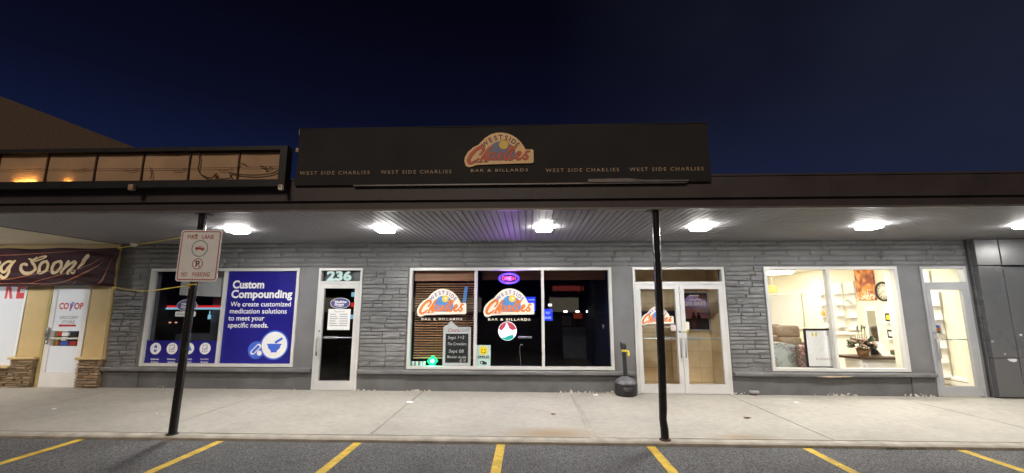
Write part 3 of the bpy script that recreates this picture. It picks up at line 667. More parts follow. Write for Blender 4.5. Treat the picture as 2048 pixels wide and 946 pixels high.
for x_, c_ in ((.42, 4), (.62, 0)):
    p_.poly([(U(x_-.06), V(.02)), (U(x_-.02), V(.02)), (U(x_), V(.2)), (U(x_+.02), V(.02)), (U(x_+.07), V(.02)), (U(x_+.07), V(.24)), (U(x_+.12), V(.24)), (U(x_+.06), V(.40)), (U(x_-.05), V(.40)), (U(x_-.11), V(.24)), (U(x_-.06), V(.24))], c_, 4)
    p_.disc(U(x_), V(.435), pw*.045, 0, 5, n=14)
p_.build('artwork', ['poster_dark', 'sunset_purple', 'sunset_pink', 'white', 'logo_dark'], ps)
t_ = Flat(VY-.018); t_.text('GIVE AWAY', U(.5), V(.70), ph*.115, 0, 0, w=pw*.84, bold=.02); t_.ribbon([(U(.3), V(.80)), (U(.4), V(.83)), (U(.5), V(.80)), (U(.6), V(.83)), (U(.74), V(.81))], pw*.03, 0, 0); t_.rect(U(.3), U(.68), V(.915), V(.945), 0, 0)
t_.build('lettering', 'white', ps)

# ------------------------------------------------------------------ canopy lights
lampxs = [(-4.914, 'bright square canopy light above and beside the fire lane sign'), (-2.387, 'bright square canopy light above the 236 door and the stone pier'), (.268, 'bright square canopy light above the window with the round lit sign'),
          (2.818, 'bright square canopy light above the double glass doors'), (5.481, 'bright square canopy light above the furniture shop window'), (7.95, 'bright square canopy light cut by the right end of the view'),
          (-11.3, 'bright square canopy light under the cream soffit'), (10.6, 'bright square canopy light over the dark metal panels')]
def lamp(x, lab):
    o = thing('canopy_light', lab, 'light', (x, -1.72, HS), 'square lights under the canopy')
    h = MB(); h.box(x-.10, x+.10, -1.82, -1.62, HS-.030, HS-.0005); h.build('housing', 'white', o)
    d = MB(); z = HS-.031; s_, q = .135, .115
    vs = [(x-s_, -1.72-s_, z), (x+s_, -1.72-s_, z), (x+s_, -1.72+s_, z), (x-s_, -1.72+s_, z), (x-q, -1.72-q, z-.034), (x+q, -1.72-q, z-.034), (x+q, -1.72+q, z-.034), (x-q, -1.72+q, z-.034)]
    d.add(vs, [(4, 5, 6, 7)]); d.add(vs, [(0, 1, 5, 4), (1, 2, 6, 5), (2, 3, 7, 6), (3, 0, 4, 7), (3, 2, 1, 0)], 1); d.build('diffuser', ['lamp_glow', 'lamp_side'], o); return o
l0 = lamp(*lampxs[0])
for x, lab in lampxs[1:]: c = copy_tree(l0); c.location.x = x; c['label'] = lab

gw = thing('added_globe_lamp', 'unseen white globe lamp added beyond the left edge to light the cream soffit', 'lamp', (-12.6, -.3, 2.45))  # out of view, added to light the cream soffit and grocery front
m_ = MB(); m_.lathe([(0, -.12), (.085, -.085), (.12, 0), (.085, .085), (0, .12)], (-12.6, -.32, 2.45), 20); m_.build('globe', emat('globe_glow', (1, .93, .78), 70), gw); m_ = MB(); m_.box(-12.64, -12.56, -.20, -.052, 2.42, 2.48); m_.build('arm', 'black', gw)
# ------------------------------------------------------------------ canopy posts, fire lane sign, ropes
def post(name_label, base, top, r, kink=None):
    o = thing('canopy_post', name_label, 'post', (base[0], base[1], 0), 'round posts holding the canopy')
    pts = [Vector((base[0], base[1], -.004))]
    if kink: pts += [Vector((base[0]-.002, base[1], .12)), Vector((base[0]-.012, base[1]+.006, .24)), Vector((base[0]-.006, base[1], .36))]
    pts += [Vector(base).lerp(Vector(top), t) for t in ((.3, .6, 1) if kink else (.02, .3, .6, 1))]
    mb = MB(); rs = [r]*len(pts)
    if kink: rs[2] = r*.93
    mb.tube(pts, rs, 20); mb.build('shaft', 'black_gloss', o)
    f = MB(); f.lathe([(r+.022, -.004), (r+.02, .008), (r+.001, .012)], (base[0], base[1], 0), 20); f.build('base_ring', 'rust' if kink else 'black', o)
    MB().box(top[0]-.09, top[0]+.09, top[1]-.06, top[1]+.09, HS-.012, HS-.001).build('cap_plate', 'black', o); return o
PLX, PRX, PY = -4.655, 1.705, -2.925
post('black round canopy post carrying the fire lane sign', (PLX, PY, 0), (-4.590, PY, HS-.012), .05)
post('black round canopy post with dented rusty foot before the double doors', (PRX, PY, 0), (1.735, PY, HS-.012), .05, True)
c0 = at(398, 511, 1, PY-.08); TL_ = at(367, 455, 1, PY-.08); TR_ = at(445, 467, 1, PY-.08); BR_ = at(435, 568, 1, PY-.08); BL_ = at(351, 560, 1, PY-.08)
sw2 = ((TR_-TL_).length+(BR_-BL_).length)/4; sh2 = ((TL_-BL_).length+(TR_-BR_).length)/4
up_ = ((TL_-BL_)+(TR_-BR_)); tilt = math.atan2(up_.x, up_.z)
fl = thing('fire_lane_sign', 'tilted white fire lane no parking sign with red border on the left post', 'sign', c0, rot=(0, tilt, 0))
class Loc(Flat):
    def build(s, name, mats, parent=None):
        o = MB.build(s, name, mats, None); o.parent = parent; return o
pl = Loc(0); pl.rrect(-sw2, sw2, -sh2, sh2, .04, 0, 0); k = 24
vs = list(pl.v); back = [(x, .004, z) for x, y, z in vs]; pl.add(vs+back, [(i, i+k, (i+1) % k+k, (i+1) % k) for i in range(k)]+[tuple(range(k, 2*k))], 0); pl.build('panel', 'grey_plate', fl)
ma = Loc(0, gap=.0009)
ma.rrect(-sw2+.018, sw2-.018, -sh2+.018, sh2-.018, .03, 0, 1); ma.rrect(-sw2+.031, sw2-.031, -sh2+.031, sh2-.031, .02, 1, 2)
ma.build('border', ['sign_red', 'grey_plate'], fl)
H2 = sh2/.31
for word, u, v, hh, ww, bo in (('FIRE', -.105, .225, .046, .125, .012), ('LANE', .085, .225, .046, .145, .012), ('NO', -.15, -.225, .05, .075, .01), ('PARKING', .055, -.225, .05, .21, .01)):
    te = Loc(0, gap=.0009); te.text(word, u*H2, v*H2, hh*H2, 0, 3, w=ww*H2, bold=bo); te.build('lettering', 'sign_red', fl)
em = Loc(0, gap=.0009); em.ring(.0, .085*H2, .100*H2, .010, 0, 3)
tz = .085*H2   # little fire engine
em.poly([(-.062, tz-.012), (.066, tz-.018), (.066, tz+.004), (.02, tz+.008), (.018, tz+.014), (-.03, tz+.016), (-.032, tz+.02), (-.055, tz+.02), (-.066, tz+.004)], 1, 3)
em.ribbon([(-.02, tz+.028), (.06, tz+.016)], .006, 1, 4)
for x_ in (-.042, .03, .05): em.disc(x_, tz-.018, .011, 1, 4, n=14)
em.ring(-.005, -.10*H2, .066*H2, .010, 1, 3); em.text('P', -.003, -.10*H2, .07*H2, 2, 3, bold=.02); em.ribbon([(-.045*H2, -.055*H2), (.035*H2, -.145*H2)], .010, 1, 5, caps=False)
em.build('emblem', ['green_ring', 'sign_red', 'black'], fl)
bk = MB(); bk.rbox((0, .035, 0), (.06, .06, .30), .006, seg=1)
o = MB.build(bk, 'bracket', 'steel', None); o.parent = fl

def rope(label, pts, r=.0075, knots=()):
    mb = MB(); q = smooth_path([tuple(p) for p in pts], 10); mb.tube(q, r, 6)
    for k in knots: mb.rbox(tuple(k), (.035, .03, .03), .01); mb.tube([k, Vector(k)+Vector((.03, -.01, -.045))], [.006, .003], 5)
    tag(mb.build('rope', 'rope'), label, 'rope')
yB = -.17
a = at(237, 496, 1, yB); b = at(361, 472, 1, PY-.03); m_ = a.lerp(b, .5)-Vector((0, 0, .01))
b2 = Vector((PLX+.055, PY, b.z+.015))
rope('taut yellow rope from the top corner of the banner to the sign post', [a, m_, b2+Vector((-.14, .02, 0)), b2+Vector((-.06, -.045, 0)), b2+Vector((-.0, -.045, .02))], knots=[a, b2+Vector((-.055, -.04, .03))])
a = at(227, 574, 1, yB); b = Vector((PLX+.035, PY-.01, at(375, 571, 1, PY).z)); m1 = at(285, 582, 1, yB*.6+PY*.4)
rope('slack yellow rope from the lower corner of the banner to the sign post', [a, m1, b+Vector((-.06, .0, 0)), b+Vector((0, -.058, .01)), b+Vector((.06, 0, .015))], knots=[a, b+Vector((.0, -.06, .0))])

# ------------------------------------------------------------------ banner
BL0 = at(0, 567, 1, -.15); BR1 = at(240, 496, 1, -.15); bz1, bz0 = BR1.z, 2.055; bx1 = -8.50; bx0 = -12.6
def fold(x, z):
    u = (x-bx1); v = (z-bz0)/(bz1-bz0)
    f1 = math.sin((v*2.9-u*.30)*2*PI)*.014*(1-.6*math.exp(u*1.2)); f2 = math.sin((v*2.1+u*.55-.1*u*u)*2*PI)*.013
    f3 = .02*noise.noise(Vector((x*1.2, z*4, 0))); f4 = math.sin((v*6+u*1.1)*2*PI)*.005
    return -.6*(f1+f2+f3+f4)
ban = thing('banner', 'dark maroon coming soon banner with gold script hanging over the grocery door', 'banner', (-10.5, -.15, bz0))
cl = MB(); nx, nz = 190, 44; vs = []
for j in range(nz+1):
    for i in range(nx+1):
        x = bx0+(bx1-bx0)*i/nx; z = bz0+(bz1-bz0)*j/nz+.016*math.sin(x*2.6+1)*(1-j/nz)+.008*math.sin(x*5)*(j/nz)
        xx = x-.02*math.sin(PI*j/nz) if i == nx else x
        vs.append((xx, -.15+fold(x, z), z))
cl.add(vs, [(j*(nx+1)+i, j*(nx+1)+i+1, (j+1)*(nx+1)+i+1, (j+1)*(nx+1)+i) for j in range(nz) for i in range(nx)], 0, True)
# thickness: a back sheet
cl.add([(v[0], v[1]+.004, v[2]) for v in vs], [(j*(nx+1)+i, (j+1)*(nx+1)+i, (j+1)*(nx+1)+i+1, j*(nx+1)+i+1) for j in range(nz) for i in range(nx)], 0, True)
cl.build('cloth', 'banner', ban)
lt = Flat(-.15, lambda x, z: fold(x, z)-.004, gap=.0015)
O = at(0, 497.5, 1, -.15); sxk = (at(240, 530, 1, -.15).x-at(0, 530, 1, -.15).x)/(240*6.756); szk = (at(120, 497, 1, -.15).z-at(120, 573, 1, -.15).z)/(76*6.756)
Pb = lambda p: (O.x+p[0]*sxk, bz1-.03-(p[1]-125)*szk)
def bs(pts, w_): lt.ribbon([Pb(p) for p in pts], [q*sxk for q in w_] if isinstance(w_, (list, tuple)) else w_*sxk, 0, 0)
bs([(405, 330), (370, 318), (335, 335), (345, 395), (400, 440), (480, 440), (520, 400), (515, 345), (475, 300), (450, 275)], [34, 36, 34, 38, 42, 42, 42, 40, 36, 30])
bs([(418, 248), (470, 262), (520, 250), (575, 220), (648, 212), (600, 250), (530, 275), (490, 280)], [20, 22, 18, 18, 18, 22, 20, 14])
bs([(480, 262), (520, 225)], [22, 14])
for ox in (640, 822): bs([(ox+20, 285), (ox-30, 310), (ox-62, 375), (ox-50, 430), (ox-5, 435), (ox+45, 390), (ox+62, 320), (ox+35, 285), (ox+15, 287)], [34, 38, 40, 40, 38, 38, 38, 36, 30])
bs([(965, 288), (930, 370), (895, 435)], [40, 38, 34]); bs([(905, 425), (960, 350), (1030, 292), (1060, 300), (1035, 360), (985, 440), (1000, 450)], [24, 28, 34, 38, 38, 36, 24])
bs([(1218, 215), (1160, 300), (1108, 375)], [58, 46, 20]); bs([(1056, 430), (1066, 428)], [56, 56])
bs([(-50, 290), (-85, 430)], [40, 36]); bs([(-75, 420), (-20, 330), (30, 295), (42, 310), (15, 400), (30, 432), (70, 400)], [24, 30, 36, 38, 36, 28, 18])
bs([(205, 292), (140, 285), (90, 340), (80, 410), (115, 425), (165, 380), (215, 285)], [30, 34, 38, 38, 34, 30, 28]); bs([(222, 280), (185, 400), (160, 480), (115, 505), (75, 470)], [38, 38, 38, 34, 28])
lt.build('lettering', 'banner_gold', ban)
stq = Flat(-.15, lambda x, z: fold(x, z)-.0035, gap=.0006)
def sk(pts, w_): stq.ribbon([Pb(p) for p in pts], [q*sxk for q in w_], 0, 0, caps=False)
for pts, w_ in (([(-300, 230), (0, 200), (300, 190), (700, 165), (1300, 130)], [4, 9, 10, 9, 2]), ([(-300, 545), (0, 535), (280, 510), (600, 440), (900, 370)], [6, 12, 12, 12, 2]), ([(500, 575), (760, 500), (1000, 430), (1250, 330), (1500, 200)], [3, 12, 12, 9, 2]),
               ([(620, 585), (880, 575), (1150, 470), (1330, 370), (1440, 290)], [3, 12, 22, 12, 2]), ([(1400, 590), (1460, 540), (1500, 400), (1590, 160)], [10, 26, 9, 2]), ([(1080, 590), (1115, 535)], [12, 2]), ([(-200, 590), (200, 580), (480, 580), (700, 590)], [4, 9, 10, 2])): sk(pts, w_)
stq.build('gold_streak', 'banner_streak', ban)

# ------------------------------------------------------------------ security camera, junction box
cm = thing('security_camera', 'small white dome camera on the stone wall by the banner rope', 'camera', at(268, 489, 1, -.05))
p0 = at(267, 489, 1, -.08)
m_ = MB(); m_.rbox((p0.x-.02, -.05, p0.z+.01), (.10, .10, .07), .02); m_.build('body', 'white', cm); m_ = MB(); m_.lathe([(.0, -.045), (.03, -.035), (.044, 0), (.044, .012)], (p0.x+.03, -.12, p0.z-.012), 16); m_.lathe([(.05, .013), (.05, .04), (0, .045)], (p0.x+.03, -.12, p0.z-.012), 16); m_.build('housing', 'white', cm)
m_ = MB(); m_.lathe([(0, -.05), (.018, -.047), (.02, -.04)], (p0.x+.035, -.13, p0.z-.014), 12); m_.build('lens', 'black_gloss', cm)
jb = thing('junction_box', 'small grey outdoor outlet box low on the wall right of the double doors', 'outlet', at(1508, 787, 1, -.03)); q = at(1508, 786, 1, -.04)
m_ = MB(); m_.rbox((q.x, -.045, q.z+.02), (.17, .065, .045), .008, seg=2); m_.build('cover', 'alu_grey', jb); m_ = MB(); m_.rbox((q.x-.01, -.04, q.z-.025), (.12, .05, .05), .01, seg=2); m_.build('body', 'rust', jb)
# split wood trim under the furniture window
st_ = MB(); a = at(1655, 753, 1, -.09); b = at(1705, 751, 1, -.09); st_.prism([(a.x-.2, .335), (a.x+.02, .325), (b.x, .340), (b.x-.02, .352), (a.x, .350)], -.105, -.094)
tag(st_.build('broken_trim', 'wood_raw'), 'splintered bare wood strip broken off the sill below the furniture window', 'trim')

# ------------------------------------------------------------------ bar logo (four places)
LOGO_OUT = [(85,600),(95,530),(150,430),(240,350),(340,300),(385,245),(460,170),(560,105),(660,78),(760,76),(860,95),(950,135),(1030,190),(1100,265),(1150,340),(1180,400),(1300,400),(1322,420),(1325,630),(1300,655),(600,668),(300,680),(225,708),(165,718),(112,690)]
DOME = [(500,600),(520,470),(560,330),(600,285),(660,250),(725,238),(800,240),(870,270),(930,315),(990,385),(1000,470),(960,600)]
SCR = [([(365,485),(405,440),(430,385),(395,345),(325,375),(240,450),(185,535),(165,600),(190,638),(235,636),(290,605),(345,565)], [22,30,44,52,52,54,54,52,46,36,30,22]),
       ([(560,350),(525,385),(455,480),(405,555),(375,620)], [42,46,44,40,34]), ([(400,565),(455,500),(500,468),(505,500),(462,560),(475,590),(520,568)], [22,30,36,38,38,34,22]),
       ([(630,470),(580,458),(525,510),(512,560),(550,578),(600,540),(640,470)], [24,27,29,30,28,24,24]), ([(640,470),(612,545),(630,585),(670,560)], [27,29,28,20]),
       ([(655,575),(700,510),(722,460),(745,478),(780,462)], [18,24,26,26,24]), ([(748,478),(708,550),(718,585),(765,560)], [26,29,28,18]),
       ([(760,565),(850,465),(935,375),(935,340),(895,375),(835,490),(812,560),(835,588),(890,560)], [18,22,26,28,32,35,35,32,20]),
       ([(945,440),(900,520),(885,570),(912,588),(960,555)], [36,38,38,34,22]), ([(985,365),(962,400)], [46,36]),
       ([(955,565),(1040,525),(1090,480),(1080,450),(1045,462),(1012,515),(1020,565),(1062,580),(1125,545)], [20,26,30,32,34,38,40,36,24]),
       ([(1120,550),(1185,475),(1205,440),(1248,438)], [20,26,32,26]), ([(1195,455),(1180,495),(1212,530),(1205,565),(1165,580),(1135,560)], [30,34,38,38,34,26])]
ARC = [('W',455,285,40),('E',552,213,26),('S',645,178,14),('T',735,164,3),('S',838,180,-11),('I',903,206,-21),('D',970,250,-31),('E',1037,312,-42)]
def logo(parent, cx, cz, wd, y, night=False, cap=True, kz=1.0):
    """cx, cz: middle of the outline; wd: its width"""
    k = wd/1240; mp = lambda p: (cx+(p[0]-705)*k, cz-(p[1]-397)*k*kz)
    gp = max(.0010, k*1.2)
    bp = MB(); bp.prism([mp(p) for p in LOGO_OUT], y-.004, y); bp.build('backing', 'aw_sodium_cream' if night else 'logo_cream', parent)
    e = Flat(y-.005, gap=gp); e.poly([mp(p) for p in DOME], 0, 0); c = mp((790, 305)); e.disc(c[0], c[1], 86*k, 1, 1); c = mp((802, 300)); e.disc(c[0], c[1], 30*k, 2, 2, n=16)
    if night: e.ring(*mp((790, 305)), 92*k, 6*k, 3, 1)
    e.build('emblem', ['logo_slate' if night else 'logo_blue', 'logo_yellow', 'aw_sodium_cream' if night else 'logo_cream', 'logo_dark'], parent)
    s_ = Flat(y-.005-2.2*gp, gap=gp)
    s_.ribbon([mp((300, 625)), mp((520, 622))], 14*k, 1, 0)
    for pts, ws in SCR: s_.ribbon([mp(p) for p in pts], [(q+11)*k for q in ws], 1, 0)
    for pts, ws in SCR: s_.ribbon([mp(p) for p in pts], [q*k for q in ws], 0, 1)
    for c_, x, z, rot in ARC: u = mp((x, z)); s_.text(c_, u[0], u[1], 82*k, 2, 0, bold=.02, rot=math.radians(rot))
    if cap: u = mp((715, 782 if night else 768)); s_.text('BAR & BILLARDS', u[0], u[1], 52*k, 3, 0, w=1020*k, bold=.02, spacing=1.3)
    s_.build('lettering', ['logo_red' if night else 'logo_orange', 'logo_dark' if night else 'logo_red', 'logo_dark' if night else 'logo_purple', 'aw_letters' if night else 'logo_cream'], parent)

# ------------------------------------------------------------------ awning sign on the canopy
AX0, AX1, AZ0, AZ1 = -3.24, 2.475, 3.415, 4.135
aw = thing('awning_sign', 'long black box awning sign with the bar logo above the canopy', 'sign', (-.4, EDGE, AZ0))
m_ = MB(); yf, yb = EDGE-.02, EDGE+.75
nx = 60; vs = []
for j, (z, dy) in enumerate(((AZ0, 0), (AZ0+.24, .004), (AZ0+.48, .004), (AZ1, 0))):
    for i in range(nx+1): x = AX0+(AX1-AX0)*i/nx; vs.append((x, yf+dy*2+.004*math.sin(x*2.1+j)+.003*noise.noise(Vector((x*2, z*3, 0))), z))
m_.add(vs, [(j*(nx+1)+i, j*(nx+1)+i+1, (j+1)*(nx+1)+i+1, (j+1)*(nx+1)+i) for j in range(3) for i in range(nx)], 0, True)
m_.box(AX0, AX1, yf+.03, yb, AZ0, AZ1)
m_.box(AX0, AX1, yf-.004, yf+.03, AZ1-.002, AZ1+.012); m_.box(AX0, AX1, yf-.004, yf+.03, AZ0-.012, AZ0+.002)
m_.build('canvas', 'awning', aw)
m_ = MB(); m_.rbox((AX0-.03, yf+.1, AZ1-.01), (.05, .05, .09), .01); m_.rbox((AX0-.05, yf+.1, AZ1-.28), (.06, .05, .07), .01); m_.box(AX0-.02, AX0-.002, yf+.09, yf+.12, AZ0, AZ1-.04); m_.build('bracket', 'aw_letters', aw)
zt = at(830, 344, 1, yf).z
for a, b in ((600, 740), (762, 903), (1091, 1238), (1259, 1407)):
    A, Bp = at(a, 345, 1, yf), at(b, 340, 1, yf); tx = Flat(yf-.007); tx.text('WEST SIDE CHARLIES', (A.x+Bp.x)/2, zt, .048, 0, 0, w=Bp.x-A.x, bold=.012, spacing=1.35); tx.build('lettering', 'aw_letters', aw)
A = at(998, 300, 1, yf); Lw = at(1067, 300, 1, yf).x-at(929, 300, 1, yf).x
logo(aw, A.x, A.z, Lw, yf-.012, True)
# what shows under the awning: dark backing, a flashing strip and a bent plank
m_ = MB(); m_.box(AX0+.02, AX1-.02, EDGE-.072, EDGE-.0465, 3.292, AZ0-.013); m_.build('rail', 'awning', aw)
m_ = MB(); m_.box(AX0+.85, AX1-.35, EDGE-.084, EDGE-.0465, 3.272, 3.289); m_.build('flashing', 'fascia_edge', aw)
pk = MB(); a = at(1175, 372, 1, EDGE-.05); b = at(1375, 368, 1, EDGE-.05)
pk.prism([(a.x, 3.290), (b.x, 3.290), (b.x, 3.312), (a.x+.75, 3.315), (a.x+.55, 3.338), (a.x, 3.334)], EDGE-.10, EDGE-.074)
tag(pk.build('loose_plank', 'fascia_edge'), 'weathered loose plank lying on the canopy edge under the black awning', 'plank')

# ------------------------------------------------------------------ empty sign cabinet on the canopy
SX0, SX1, SZ0, SZ1, SY = -12.8, at(572, 330, 1, EDGE-.17).x, at(572, 372, 1, EDGE-.17).z, at(572, 291, 1, EDGE-.17).z, EDGE-.17
sg = thing('sign_cabinet', 'long empty sign box with bare tan back panels and dangling wires', 'sign', (-8, EDGE, SZ0))
yd = SY+.075
f = MB(); f.box(SX0, SX1, SY, yd+.06, SZ1-.055, SZ1); f.box(SX0, SX1, SY, yd+.06, SZ0, SZ0+.10); f.box(SX1-.10, SX1, SY, yd+.06, SZ0+.1, SZ1-.055); f.box(SX0, SX0+.06, SY, yd+.06, SZ0+.1, SZ1-.055)
f.box(SX0, SX1-.12, SY+.05, SY+.08, SZ1-.062, SZ1-.056); f.build('frame', 'black', sg)
f = MB(); f.box(SX0+.06, SX1-.1, yd+.04, yd+.06, SZ0+.1, SZ1-.056); f.build('rear_sheet', 'black', sg)
divs = [at(px, 330, 1, SY+.2).x for px in (-80, 22, 117, 212, 304, 395, 491)]+[SX1-.101]
for i in range(len(divs)-1):
    m_ = MB(); a, b = divs[i]+.012, divs[i+1]-.012; vs = []; n = 10
    for j in range(5):
        for q in range(n+1): u, v = q/n, j/4; vs.append((a+(b-a)*u, yd+.006*math.sin(PI*u)-.006*math.sin(PI*v)+.0015*rnd.random(), SZ0+.11+(SZ1-SZ0-.175)*v))
    m_.add(vs, [(j*(n+1)+q, j*(n+1)+q+1, (j+1)*(n+1)+q+1, (j+1)*(n+1)+q) for j in range(4) for q in range(n)], 0, True)
    m_.add([(v[0], v[1]+.006, v[2]) for v in vs], [(j*(n+1)+q, (j+1)*(n+1)+q, (j+1)*(n+1)+q+1, j*(n+1)+q+1) for j in range(4) for q in range(n)], 0, True)
    m_.build('back_panel', 'sign_back', sg)
    if i: MB().box(divs[i]-.009, divs[i]+.009, SY+.05, yd+.02, SZ0+.1, SZ1-.056).build('rib', 'dark_wood', sg)
def wire(pts, r=.009): m_ = MB(); m_.tube(smooth_path([at(x, y, 1, yd-.03) for x, y in pts], 6), r, 6); m_.build('wire', 'dark_wood', sg)
for px in (60, 150, 255, 350, 443): wire([(px-7, 339+rnd.uniform(-2, 2)), (px+6, 341), (px+14, 340), (px+22, 336+rnd.uniform(-1, 1))], .0035)
wire([(310, 304), (350, 307), (392, 303), (399, 320), (397, 342), (412, 354), (425, 356)], .008)
wire([(425, 356), (433, 347), (433, 357), (460, 356), (460, 346), (480, 349), (515, 350), (545, 346), (556, 340)], .008); wire([(475, 336), (482, 326), (494, 331)], .005); wire([(300, 335), (303, 350), (300, 358)], .006); wire([(520, 332), (532, 334), (530, 340), (545, 333)], .006)
wire([(0, 340), (60, 338), (160, 338), (300, 337), (400, 336), (555, 333)], .003)
m_ = MB(); q = at(264, 375, 1, SY-.03); m_.rbox((q.x, SY-.03, q.z), (.07, .06, .08), .006, seg=1); tag(m_.build('junction_box', 'aw_letters'), 'small pale box fixed under the empty sign box', 'box')
m_ = MB(); q = at(562, 375, 1, SY-.03); m_.rbox((q.x, SY-.03, q.z), (.06, .05, .07), .01, seg=2); m_.box(q.x-.012, q.x+.012, SY-.062, SY-.055, q.z+.0, q.z+.02, 1); tag(m_.build('wall_clip', ['logo_cream', 'black']), 'pale clip at the lower right corner of the empty sign box', 'clip')
bl = thing('flood_light', 'small warm lamp behind the lower lip of the empty sign box', 'lamp', at(45, 362, 1, SY+.14))
for pxa, pxb in ((22, 80), (122, 150)):
    a, b = at(pxa, 366, 1, SY+.14), at(pxb, 366, 1, SY+.14); m_ = MB(); m_.tube([(a.x, SY+.06, SZ0+.085), (b.x, SY+.06, SZ0+.104)], .010 if pxa < 100 else .005, 8); m_.build('bulb', 'bulb_warm', bl)

# the gabled roof beyond
nb = thing('gabled_building', 'large building with a dark sloping gable roof beyond the empty sign', 'building', (-30, 14, 0))
r0, r1_ = at(0, 192, 1, 12.0), at(262, 292, 1, 12.0); sl = (r0.z-r1_.z)/(r1_.x-r0.x); ex = r1_.x+8; rx = r0.x-9; rzz = r0.z+9*sl; ez = r1_.z-8*sl
m_ = MB(); m_.prism([(ex, ez), (rx, rzz), (2*rx-ex, ez), (2*rx-ex, ez-.3), (rx, rzz-.3), (ex, ez-.3)], 12, 40); m_.build('roof', 'roof_shingle', nb)
m_ = MB(); m_.prism([(ex-.1, ez-.02), (rx, rzz-.025), (2*rx-ex+.1, ez-.02), (2*rx-ex+.1, -.05), (ex-.1, -.05)], 11.99, 39.5); m_.build('wall', 'roof_shingle', nb)

# ------------------------------------------------------------------ pharmacy window
YG = .028        # just outside the glass
def corner(px0, py0, px1, py1, y): a = at(px0, py0, 1, y); b = at(px1, py1, 1, y); return a.x, b.x, b.z, a.z
cc = thing('compounding_poster', 'large royal blue custom compounding window poster with white text', 'poster', (-5.4, YG, 1.4))
x0, x1, z0, z1 = XM1+.03, W1[1]-.057, W1[2]+.058, HEAD-.057
MB().box(x0, x1, YG-.003, YG, z0, z1).build('panel', 'blue_vinyl', cc)
def line(s, px, py, px1, hpx, bold, sh=0, mi=0):
    t_ = Flat(YG-.0045); a = at(px, py, 1, YG); b = at(px1, py, 1, YG); t_.text(s, a.x, a.z, hpx*.01015, mi, 0, w=b.x-a.x, bold=bold, align='L'); t_.build('lettering', 'white', cc)
line('Custom', 466, 569, 529, 15, .035); line('Compounding', 463, 588, 585, 15, .035)
line('We create customized', 461, 608, 582, 9.5, .015); line('medication solutions', 460, 622, 574, 9.5, .015); line('to meet your', 457, 636, 529, 9.5, .015); line('specific needs.', 456, 650, 537, 9.5, .015)
e = Flat(YG-.0045); c = at(549, 690, 1, YG); c2 = at(513, 700, 1, YG); R_ = .262
e.disc(c2.x, c2.z, .175, 1, 0); e.disc(c.x, c.z, R_+.03, 1, 1); e.disc(c.x, c.z, R_, 0, 2)
e.poly([(c.x-.135, c.z-.0), (c.x+.135, c.z-.0), (c.x+.12, c.z-.06), (c.x+.06, c.z-.115), (c.x+.06, c.z-.145), (c.x-.06, c.z-.145), (c.x-.06, c.z-.115), (c.x-.12, c.z-.06)], 1, 3); e.ribbon([(c.x-.14, c.z+.012), (c.x+.14, c.z+.012)], .026, 1, 3.4)
e.ribbon([(c.x+.03, c.z+.055), (c.x+.14, c.z+.125)], .05, 1, 4)
e.ribbon([(c2.x-.07, c2.z-.045), (c2.x+.045, c2.z+.075)], .10, 0, 3); e.ribbon([(c2.x-.06, c2.z-.035), (c2.x+.035, c2.z+.065)], .06, 1, 4); e.disc(c2.x+.07, c2.z-.06, .05, 0, 5); 
e.build('emblem', ['white', 'blue_light'], cc)
bs_ = thing('service_strip', 'dark blue window strip with four round white service icons', 'poster', (-7, YG, .7))
x0, x1 = W1[0]+.057, XM1-.03; zt_ = at(380, 681, 1, YG).z
MB().box(x0, x1, YG-.003, YG, W1[2]+.058, zt_).build('panel', 'blue_vinyl', bs_)
t_ = Flat(YG-.0045)
for i, (px, w1_, w2_) in enumerate(((312, 'Diabetes', 'Products'), (345, 'Medication', 'Reviews'), (378, 'Compression', 'Stockings'), (411, 'Consulting', 'Pharmacists'))):
    e = Flat(YG-.0045); c = at(px-.5, 697, 1, YG); e.disc(c.x, c.z, .115, 0, 0)
    if i == 0: e.ribbon([(c.x, c.z+.045), (c.x, c.z-.045)], .055, 1, 1); e.rect(c.x-.022, c.x+.022, c.z-.02, c.z+.012, 0, 2)
    elif i == 2: e.poly([(c.x-.04, c.z-.06), (c.x+.07, c.z-.034), (c.x+.02, c.z+.06), (c.x-.02, c.z+.06)], 1, 1)
    else: e.rrect(c.x-.055, c.x+.05, c.z-.07, c.z+.075, .012, 2, 1); e.rrect(c.x-.045, c.x+.04, c.z-.06, c.z+.065, .01, 0, 2); e.ribbon([(c.x-.02, c.z-.01), (c.x, c.z-.03), (c.x+.03, c.z+.02)], .016, 1, 3)
    q = at(px-2, 718, 1, YG); t_.text(w1_, q.x, q.z, .032, 0, 0, w=.17, bold=.02); q = at(px-2, 724, 1, YG); t_.text(w2_, q.x, q.z, .032, 0, 0, w=.15, bold=.02); e.build('icon', ['white', 'blue_light', 'grey_mid'], bs_)
t_.build('lettering', 'white', bs_)
def oval(label, cx, cz, rx, rz, y):
    o = thing('oval_logo', label, 'sticker', (cx, y, cz), 'purple oval pharmacy stickers'); b = Flat(y-.001)
    b.disc(cx, cz, rx, 1, 0, rz); b.disc(cx, cz, rx*.95, 0, 1, rz*.92); b.build('badge', ['purple_oval', 'white'], o)
    t = Flat(y-.005); t.text('The', cx-rx*.58, cz+rz*.42, rz*.2, 0, 0, bold=.02); t.text('Medicine', cx+rx*.05, cz+rz*.27, rz*.42, 0, 0, w=rx*1.15, bold=.04, shear=.2); t.text('Shoppe', cx-rx*.1, cz-rz*.20, rz*.40, 0, 0, w=rx*.95, bold=.04, shear=.2); t.text('PHARMACY', cx, cz-rz*.62, rz*.20, 0, 0, w=rx*.75, bold=.01)
    t.build('lettering', 'white', o)
q = at(374, 611, 1, YG); oval('purple oval pharmacy sticker on the large window behind the left post', q.x, q.z, .22, .125, YG)
q = at(680.5, 606.5, 1, -.002); oval('purple oval pharmacy sticker on the 236 door above the paper notice', q.x, q.z, .205, .11, -.002)
